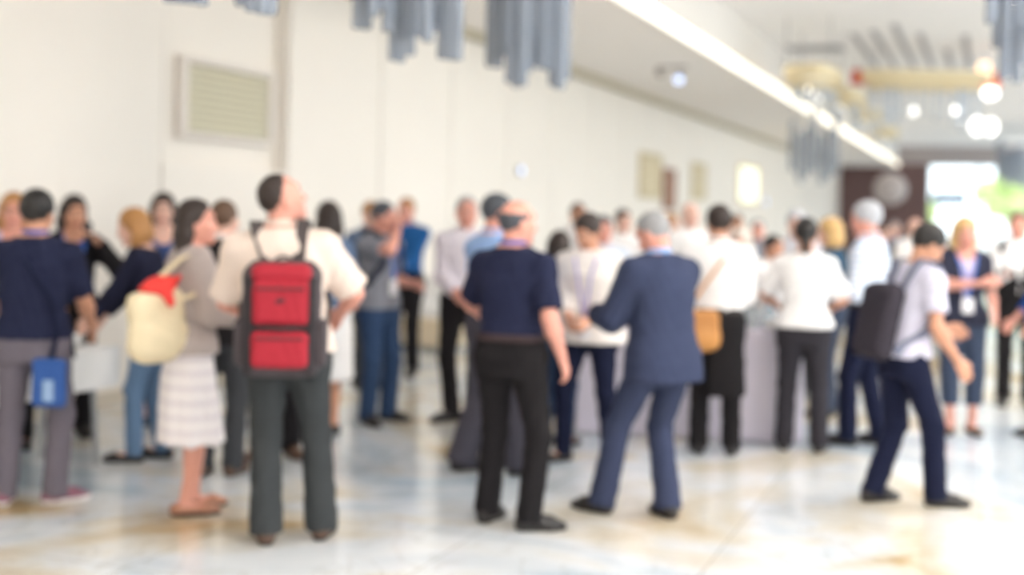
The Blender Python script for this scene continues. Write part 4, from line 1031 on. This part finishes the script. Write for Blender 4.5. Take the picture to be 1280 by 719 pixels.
for dx in (-.03, .03):
    b = MB(); pts = [(.15 + dx, -.31, 1.20), (.15 + dx * .8, -.24, 1.31), (.15 + dx * .5, -.10, 1.435), (.145, -.015, 1.475), (.15 + dx * .5, .07, 1.41), (.165 + dx, .02, 1.26), (.17 + dx, -.12, 1.21)]
    b.band([tb.p(q) for q in pts], [(.6, -1, .3), (.6, -1, .3), (.3, -.9, .6), (.2, 0, 1), (.2, 1, .5), (1, .4, .2), (1, 0, .1)], .026, .006); b.build('strap', MATS['cream canvas'], tb.root)
sf = Worn(P6, 'scarf', 'bright red scarf tucked into the top of the cream tote', 'scarf', (.16, -.24, 1.24)); g = Field(); g.ell((.165, -.23, 1.285), (.06, .10, .05), M_, .02); g.cone((.2, -.20, 1.29), (.225, -.17, 1.19), .036, .022, .04); g.cone((.16, -.18, 1.30), (.19, -.12, 1.33), .033, .02, .04); g.add(lambda x, y, z: .006 * np.sin(70 * x + 50 * z + 20 * y)); sf.skin('folds', g, .010, mat('scarf red', (236, 66, 60), .8, vary=.1))
P8 = person('man in cream shirt with red backpack, seen from behind, head turned right', 366, foot=676, facing=4, h=1.80, w=1.14, side=-5, shift=(-.05, 0), head=(66, -18, -4), hair=('thin', 'dark'), skin='pink', feet=((-.125, -.04, -8), (.135, .05, 10)), rh=dict(w=(.19, .27, 1.06), pole=(1, -.6, -.4), curl=.7), lh=dict(w=(-.19, .27, 1.06), pole=(-1, -.6, -.4), curl=.7),
            top=T(m=CREAM, sleeve=.92, hem=.91, collar=CREAM, ease=.016, off=.020), bottom=dict(m=fabric('slate trouser cloth', (62, 65, 67)), cuff=.082), shoes=(SHB, SOLE, 'dress'))
backpack(P8, 'red backpack with charcoal edges and straps worn by the cream shirt man', mat('pack charcoal', (74, 66, 70), .8, vary=.1, bump=.2), mat('pack red', (168, 26, 46), .75, vary=.1, bump=.2), mat('pack strap', (78, 70, 70), .85, vary=.1), mat('pack trim', (44, 38, 42), .8), W=.36, H=.52, D=.18, zc=1.075, emblem=mat('pack emblem', (84, 26, 40), .6, vary=0), off=.022)
P9 = person('woman in slate blue top and white skirt hidden behind the backpacker', 411, Z=9.2, facing=-30, head_top=254, female=True, hair=('bob', 'dark'), skin='tan', head=(10, 0, 0), lh=dict(w=(-.12, .3, 1.05)), rh=dict(w=(.22, .1, .92)), top=T(name='top', m=SLATE, sleeve=1.6, hem=.95, scoop=.06), bottom=dict(kind='skirt', m=WHITE, hem=.42, flare=.05), shoes=flat, far=True)
fd = Worn(P9, 'folder', 'bright blue folder held at the side of the white skirted woman', 'folder', P9.J['palmr'] - v3(0, 0, .12)); g = Field(); g.rbox(P9.J['palmr'] + v3(.02, 0, .06), (.014, .11, .16), .006); fd.skin('cover', g, .009, mat('folder blue', (34, 88, 148), .5)); g = Field(); g.rbox(P9.J['palmr'] + v3(.02, 0, .068), (.009, .108, .157), .003); fd.skin('pages', g, .009, CARD)
P7b = person('guest in dark clothes facing the backpacker, only the shoes showing past his legs', 352, Z=8.35, facing=168, h=1.66, hair=('short', 'dark'), skin='fair', feet=((-.10, 0, -12), (.13, .03, 40)), top=T(m=fabric('dusk blue shirt', (84, 98, 130)), sleeve=2, hem=.92), bottom=dict(m=BLACK), shoes=(SHB, SOLE, 'dress'), far=True)
P10 = person('man in grey T-shirt and blue jeans raising a hand to his face', 470, foot=528, facing=130, h=1.69, head=(-16, 4, 0), hair=('short', 'darkgrey'), skin='pink', feet=((-.13, .02, -14), (.13, .02, 22)), rh=dict(w=(.03, .20, 1.52), pole=(1, .1, -.8), thumb=(-.5, 0, 1), curl=.7), lh=dict(w=(-.10, .28, 1.10)),
             top=T(name='t_shirt', m=TEE, sleeve=.7, hem=.90, ease=.012), bottom=dict(m=JEAN), shoes=dress)
lanyard(P10, TIEB, CARD, 1.13, .02)
backpack(P10, 'dark slate backpack on the man with his hand at his face', fabric('slate pack', (60, 66, 84)), fabric('slate pack panel', (72, 78, 98)), fabric('slate pack strap', (52, 56, 70)), SOLE, W=.30, H=.44, D=.15, zc=1.17, panels=False)
P11 = person('fair haired guest in slate shirt just behind the face-touching man', 463, Z=11.6, facing=150, head_top=252, hair=('short', 'ginger'), skin='fair', top=T(m=fabric('dusk slate shirt', (92, 108, 134)), sleeve=2, hem=.92, collar=MATS['slate blue knit']), bottom=dict(m=CHAR), shoes=dress, far=True)
P12 = person('man in strong blue shirt and black trousers holding a white cup', 504, foot=470, facing=-160, h=1.74, hair=('short', 'ginger'), skin='pink', feet=((-.09, 0, -8), (.09, .02, 8)), lh=dict(w=(-.02, .30, 1.06), curl=.8), rh=dict(w=(.15, .27, 1.05)), top=T(m=BLUE, sleeve=2, hem=1, tuck=True, collar=BLUE), bottom=dict(m=BLACK), shoes=dress, far=True)
cpt = Worn(P12, 'paper_cup', 'white paper cup in the hand of the strong blue shirt man', 'cup', P12.J['palml'] - v3(0, 0, .05)); MBc = MB().lathe([(.028, 0), (.03, .002), (.041, .10), (.043, .103), (.038, .103), (.028, .01), (.002, .008)], seg=20).build('cup_wall', PORC, cpt.root); MB().lathe([(.044, .101), (.044, .112), (.036, .118), (.002, .118)], seg=20).build('lid', SOLEW, cpt.root)
P13 = person('tall man in lilac pinstripe shirt facing us, left of the balding man', 578, foot=525, facing=172, h=1.74, w=.97, head=(-6, 4, 0), hair=('receding', 'grey'), skin='pink', feet=((-.08, .0, -10), (.10, .06, 62)), lh=dict(w=(-.10, .29, 1.06), curl=.6), rh=dict(w=(.12, .25, 1.02)), top=T(m=STRI, sleeve=2, hem=1, tuck=True, collar=WHITE), bottom=dict(m=BLACK, belt=SOLE), shoes=dress)
P14 = person('dark grey haired man in sky blue shirt and grey trousers behind the navy polo', 616, foot=591, facing=60, h=1.76, w=1.05, twist=-6, head=(14, 4, 0), hair=('short', 'darkgrey'), skin='pink', feet=((-.14, -.14, -4), (.12, .12, 6)), lh=dict(w=(-.12, .3, 1.06)), rh=dict(w=(.13, .28, 1.04)), top=T(m=SKY, sleeve=1.9, hem=1, tuck=True, collar=SKY), bottom=dict(m=fabric('dark grey flannel', (76, 74, 84)), cuff=.098, knee=.088), shoes=dress)
P15 = person('balding man in navy polo and black trousers, one arm hanging, seen from behind', 636, foot=659, facing=22, h=1.70, w=1.07, belly=.015, twist=8, head=(40, 2, 0), hair=('bald', 'darkgrey'), skin='pink', feet=((-.15, .06, 4), (.13, -.02, 56)), rh=dict(w=(.275, .02, .92), curl=.6), lh=dict(w=(-.14, .28, 1.04), pole=(-1, -.1, -.3), curl=.6),
             top=T(name='polo_shirt', m=NAVY, sleeve=.84, hem=1, tuck=True, collar=ROYAL, ease=.014), bottom=dict(m=BLACK, belt=fabric('belt leather', (70, 58, 60))), shoes=dress)
P16 = person('short dark haired woman in maroon top and jeans behind the navy polo man', 700, Z=9.0, facing=28, head_top=291, female=True, hair=('wavy', 'dark'), skin='tan', rh=dict(w=(.16, .26, 1.05)), lh=dict(w=(-.16, .26, 1.02)), top=T(name='top', m=MAROON, sleeve=.9, hem=.94), bottom=dict(m=JEAN, cuff=.06, knee=.066), shoes=flat, far=True)
P17 = person('dark haired woman in loose cream blouse and navy trousers looking down', 733, foot=577, facing=-168, h=1.64, female=True, w=1.16, lean=8, head=(24, 26, 0), hair=('bun', 'dark'), skin='tan', feet=((-.17, 0, -6), (.17, .04, 44)), rh=dict(w=(.09, .27, 1.02), curl=.7), lh=dict(w=(-.06, .29, 1.02), curl=.7), top=T(name='blouse', m=fabric('cream blouse', (238, 230, 224), .04), sleeve=1.7, hem=.84, ease=.02, off=.024, drop=.12), bottom=dict(m=NAVYD, cuff=.06, knee=.068), shoes=flat)
lanyard(P17, mat('lanyard violet', (170, 160, 214), .6), CARD, 1.0, .034)
P18 = person('man in navy blue suit with head bowed, seen from behind, hands forward', 797, foot=646, facing=-32, h=1.71, w=1.05, lean=10, twist=-4, head=(-26, 30, 0), shift=(.10, -.08), hair=('receding', 'grey'), skin='pink', feet=((-.15, .16, -22), (.15, -.07, 6)), rh=dict(w=(.13, .30, 1.10), curl=.7), lh=dict(w=(-.11, .31, 1.10), curl=.7),
             top=[T(m=SKY, sleeve=2, hem=1, tuck=True, collar=SKY), T(name='suit_jacket', m=SUIT, sleeve=1.95, hem=.80, off=.028, vee=(1.06, .06, .5), drop=.05)], bottom=dict(m=SUIT, cuff=.078), shoes=dress)
P22 = person('man in white shirt with tan satchel and long black apron, back to us', 892, foot=568, facing=-4, h=1.70, w=1.06, head=(-8, 2, 0), hair=('full', 'dark'), skin='tan', feet=((-.11, .03, -6), (.12, .0, 10)), rh=dict(w=(.14, .3, 1.05)), lh=dict(w=(-.15, .3, 1.03)), top=[T(m=WHITE, sleeve=1.9, hem=1, tuck=True, collar=WHITE, off=.020, ease=.014)], bottom=dict(m=BLACK, belt=SOLE), shoes=dress)
g = Field(); g.loft([(.42, .0, .005, .215, .135, 0), (.70, 0, 0, .205, .140, 0)] + [r for r in torso_rows(P22, .020, .82, 1.02)], .02); g.cut(lambda x, y, z: -.06 - x + 0 * y + 0 * z); g.add(wrinkle(.003)); P22.part('apron', g.mesh(.012), BLACK)
stl = Worn(P22, 'satchel', 'tan leather satchel on the left hip of the white shirted man', 'bag', (-.13, -.19, .76)); g = Field(); g.rbox((-.12, -.205, .90), (.125, .05, .135), .045, rotz(.15)); g.ell((-.12, -.21, .84), (.13, .055, .10), None, .04); LEA = mat('tan leather', (198, 138, 74), .5, vary=.12, bump=.15); stl.skin('body', g, .011, LEA); g = Field(); g.rbox((-.12, -.252, .94), (.115, .012, .08), .012, rotz(.15)); stl.skin('flap', g, .008, mat('tan leather flap', (186, 126, 66), .5, vary=.1))
b = MB(); pts = [(-.22, -.19, .98), (-.16, -.19, 1.12), (-.02, -.175, 1.32), (.09, -.09, 1.465), (.10, .01, 1.478), (.07, .14, 1.36), (-.08, .165, 1.15), (-.22, .02, 1.0), (-.23, -.15, .97)]; b.band([stl.p(q) for q in pts], [(q[0], q[1] * 2, .9 if q[2] > 1.42 else 0) for q in pts], .022, .005); b.build('strap', LEA, stl.root)
P26 = person('woman in white top with dark ponytail and charcoal trousers, back to us', 1003, foot=564, facing=2, h=1.63, female=True, w=1.10, lean=4, head=(-4, 6, 0), hair=('ponytail', 'black'), skin='tan', feet=((-.14, .03, -4), (.12, .0, 8)), rh=dict(w=(.17, .28, 1.05), pole=(.8, -.5, -.6)), lh=dict(w=(-.20, .28, 1.05), pole=(-1, -.5, -.4)), top=T(name='top', m=WHITE, sleeve=.9, hem=.93, ease=.016, off=.02), bottom=dict(m=fabric('charcoal trouser', (56, 54, 60)), cuff=.074, knee=.072), shoes=dress)
P28 = person('silver haired man in blue check shirt, in profile, holding a sheet of paper', 1080, foot=557, facing=-72, h=1.76, w=1.04, head=(-6, 8, 0), hair=('full', 'silver'), skin='pink', feet=((-.10, .10, -8), (.10, -.08, 8)), rh=dict(w=(.12, .25, 1.08), curl=.8), lh=dict(w=(-.12, .25, 1.09), curl=.8), top=T(m=CHECK, sleeve=1.9, hem=1, tuck=True, collar=CHECK, ease=.014), bottom=dict(m=NAVYD, belt=SOLE), shoes=dress)
pp = Worn(P28, 'sheet_of_paper', 'white sheet of paper in the hands of the silver haired man', 'paper', (0, .35, 1.12)); g = Field(); g.rbox((0, .37, 1.16), (.105, .004, .148), .003, rotx(-.9)); pp.skin('sheet', g, .005, CARD)
P29 = person('young man in lilac grey T-shirt with black backpack, head bowed', 1133, foot=630, facing=58, h=1.655, w=.98, lean=16, twist=-4, head=(4, 32, 0), hair=('full', 'black'), skin='tan', feet=((-.10, -.17, -6), (.10, .15, 16)), rh=dict(w=(.26, .16, .90), curl=.5), lh=dict(w=(-.18, .34, 1.05)), top=T(name='t_shirt', m=LILA, sleeve=.7, hem=.92, ease=.012), bottom=dict(m=NAVYD, cuff=.07), shoes=dress)
backpack(P29, 'black backpack worn by the young man with bowed head', fabric('black pack', (58, 54, 62)), fabric('black pack panel', (66, 62, 70)), fabric('black pack strap', (120, 124, 144)), SOLE, W=.31, H=.46, D=.17, zc=1.12, off=.018, panels=False)
P30 = person('blond woman in dark cardigan and cropped jeans reaching for a plate', 1200, foot=541, facing=166, h=1.66, female=True, head=(-10, 6, 0), hair=('bob', 'blond'), skin='pink', feet=((-.09, .0, -8), (.09, .03, 24)), rh=dict(w=(-.06, .33, 1.24), pole=(1, .1, -.8), curl=.7), lh=dict(w=(-.2, .2, 1.0)), top=[T(name='top', m=MATS['pale violet blouse'], sleeve=0, hem=1.0, scoop=.09, drop=0), T(name='cardigan', m=fabric('ink cardigan', (48, 50, 66)), sleeve=.8, hem=.88, off=.024, vee=(.95, .07, .5))], bottom=dict(m=JEAND, crop=.62, cuff=.075, knee=.078), shoes=(SHB, SOLE, 'sandal'))
lanyard(P30, TIEB, CARD, 1.10, .03)
P31 = person('brown haired waiter in white shirt and black waistcoat carrying a plate', 1270, foot=506, facing=172, h=1.73, head=(10, 4, 0), hair=('short', 'brown'), skin='pink', feet=((-.10, 0, -8), (.12, .05, 14)), rh=dict(w=(.14, .34, 1.20), dir=(.25, 1, .1), thumb=(.3, 0, 1), curl=.3), lh=dict(w=(-.2, .2, 1.0)), top=[T(m=WHITE, sleeve=2, hem=1, tuck=True, collar=WHITE, off=.012), T(name='waistcoat', m=BLACK, sleeve=0, hem=.94, off=.020, vee=(1.12, .10, .3), drop=.02, neck=.085)], bottom=dict(m=BLACK), shoes=dress)
q = P31.J['palmr']; pl = Worn(P31, 'serving_plate', 'white serving plate held out by the waiter in black waistcoat', 'plate', q + v3(.02, .05, .02)); MB().lathe([(.09, 0), (.11, .003), (.16, .02), (.162, .024), (.11, .01), (.002, .008)], seg=30).build('dish', PORC, pl.root)
nk = Worn(P31, 'napkin', 'folded white napkin standing on the waiter\'s serving plate', 'napkin', q + v3(.02, .05, .03)); MB().lathe([(.07, 0), (.075, .02), (.05, .10), (.03, .17), (.004, .21)], seg=24, wave=lambda a, z: .012 * math.sin(5 * a + 8 * z)).build('folds', WHITE, nk.root)
P32 = person('guest in bright blue top cut off by the right edge', 1306, foot=548, facing=-120, h=1.62, female=True, hair=('bob', 'ginger'), skin='pink', rh=dict(w=(.20, .18, .95)), lh=dict(w=(-.20, .2, .95)), top=T(name='top', m=ROYAL, sleeve=1.6, hem=.9), bottom=dict(m=BLACK), shoes=flat, far=True)
# guests farther back, seen between the others
FAR = [
 ('tan faced man in white shirt, small and far, above the maroon woman', 722, 13.5, 254, 178, 0, ('short', 'brown'), 'tan', WHITE, BLACK),
 ('dark haired man in pale blue shirt just behind the loose blouse woman', 755, 10.6, 270, 186, 0, ('short', 'darkgrey'), 'pink', fabric('pale blue shirt', (214, 224, 238)), NAVYD),
 ('dark haired guest in white shirt far behind the bowed navy suit man', 778, 13.0, 262, 160, 0, ('short', 'dark'), 'fair', WHITE, CHAR),
 ('pale bald man in white shirt behind the satchel carrier, to his left', 861, 12.6, 254, 150, 0, ('bald', 'white'), 'fair', WHITE, GREY),
 ('small brown haired guest far beyond the satchel carrier, right of his head', 921, 17.0, 268, 170, 1, ('short', 'brown'), 'tan', TAUPE, CHAR),
 ('white haired woman right behind the satchel carrier\'s shoulder', 928, 11.0, 287, 200, 1, ('bob', 'white'), 'fair', WHITE, GREY),
 ('dark haired man in white shirt left of the ponytail woman, reaching to the table', 966, 10.4, 294, 130, 0, ('short', 'black'), 'tan', WHITE, BLACK),
 ('grey haired guest beyond the ponytail woman, head just above hers', 996, 11.6, 264, 190, 0, ('full', 'silver'), 'fair', fabric('pale grey shirt', (214, 214, 222)), CHAR),
 ('blond woman in dark teal between the ponytail woman and the check shirt man', 1040, 10.6, 274, -70, 1, ('bob', 'blond'), 'fair', TEAL, JEAND),
 ('grey haired guest far off, right of the silver haired man', 1119, 19.0, 277, 170, 0, ('short', 'grey'), 'fair', fabric('dusk slate shirt', (92, 108, 134)), CHAR),
 ('pale faced guest in white far off, left of the glass entrance', 1144, 16.0, 274, 180, 0, ('bald', 'white'), 'fair', WHITE, BLACK),
 ('dark haired guest in black far off, in front of the brown wall', 1104, 17.0, 281, 150, 1, ('bob', 'dark'), 'fair', BLACK, BLACK),
 ('guest in dark jacket far off, under the blue grey hanging sign', 1176, 18.0, 284, -120, 0, ('short', 'dark'), 'tan', NAVYD, BLACK),
 ('guest in grey shirt far down the hall, left of the ponytail woman', 948, 15.0, 275, 170, 0, ('short', 'grey'), 'pink', TEE, CHAR),
 ('fair guest in beige far down the hall, over the satchel carrier\'s left side', 838, 15.5, 268, 120, 1, ('bob', 'ginger'), 'fair', CREAM, GREY),
]
for i, (lb, x_, Z_, ht, fc, fem, hr_, sk, tp, bt) in enumerate(FAR):
    tuck = i % 2 == 0
    person(lb, x_, Z=Z_, facing=fc, head_top=ht, female=bool(fem), hair=hr_, skin=sk, head=(random.uniform(-12, 12), 4, 0), rh=dict(w=(.13, .27, 1.04)) if i % 3 else None, lh=dict(w=(-.13, .27, 1.04)),
           top=T(m=tp, sleeve=2 if i % 2 else .9, hem=.93, collar=None if fem else tp, tuck=tuck), bottom=dict(m=bt), shoes=flat if fem else dress, far=True)
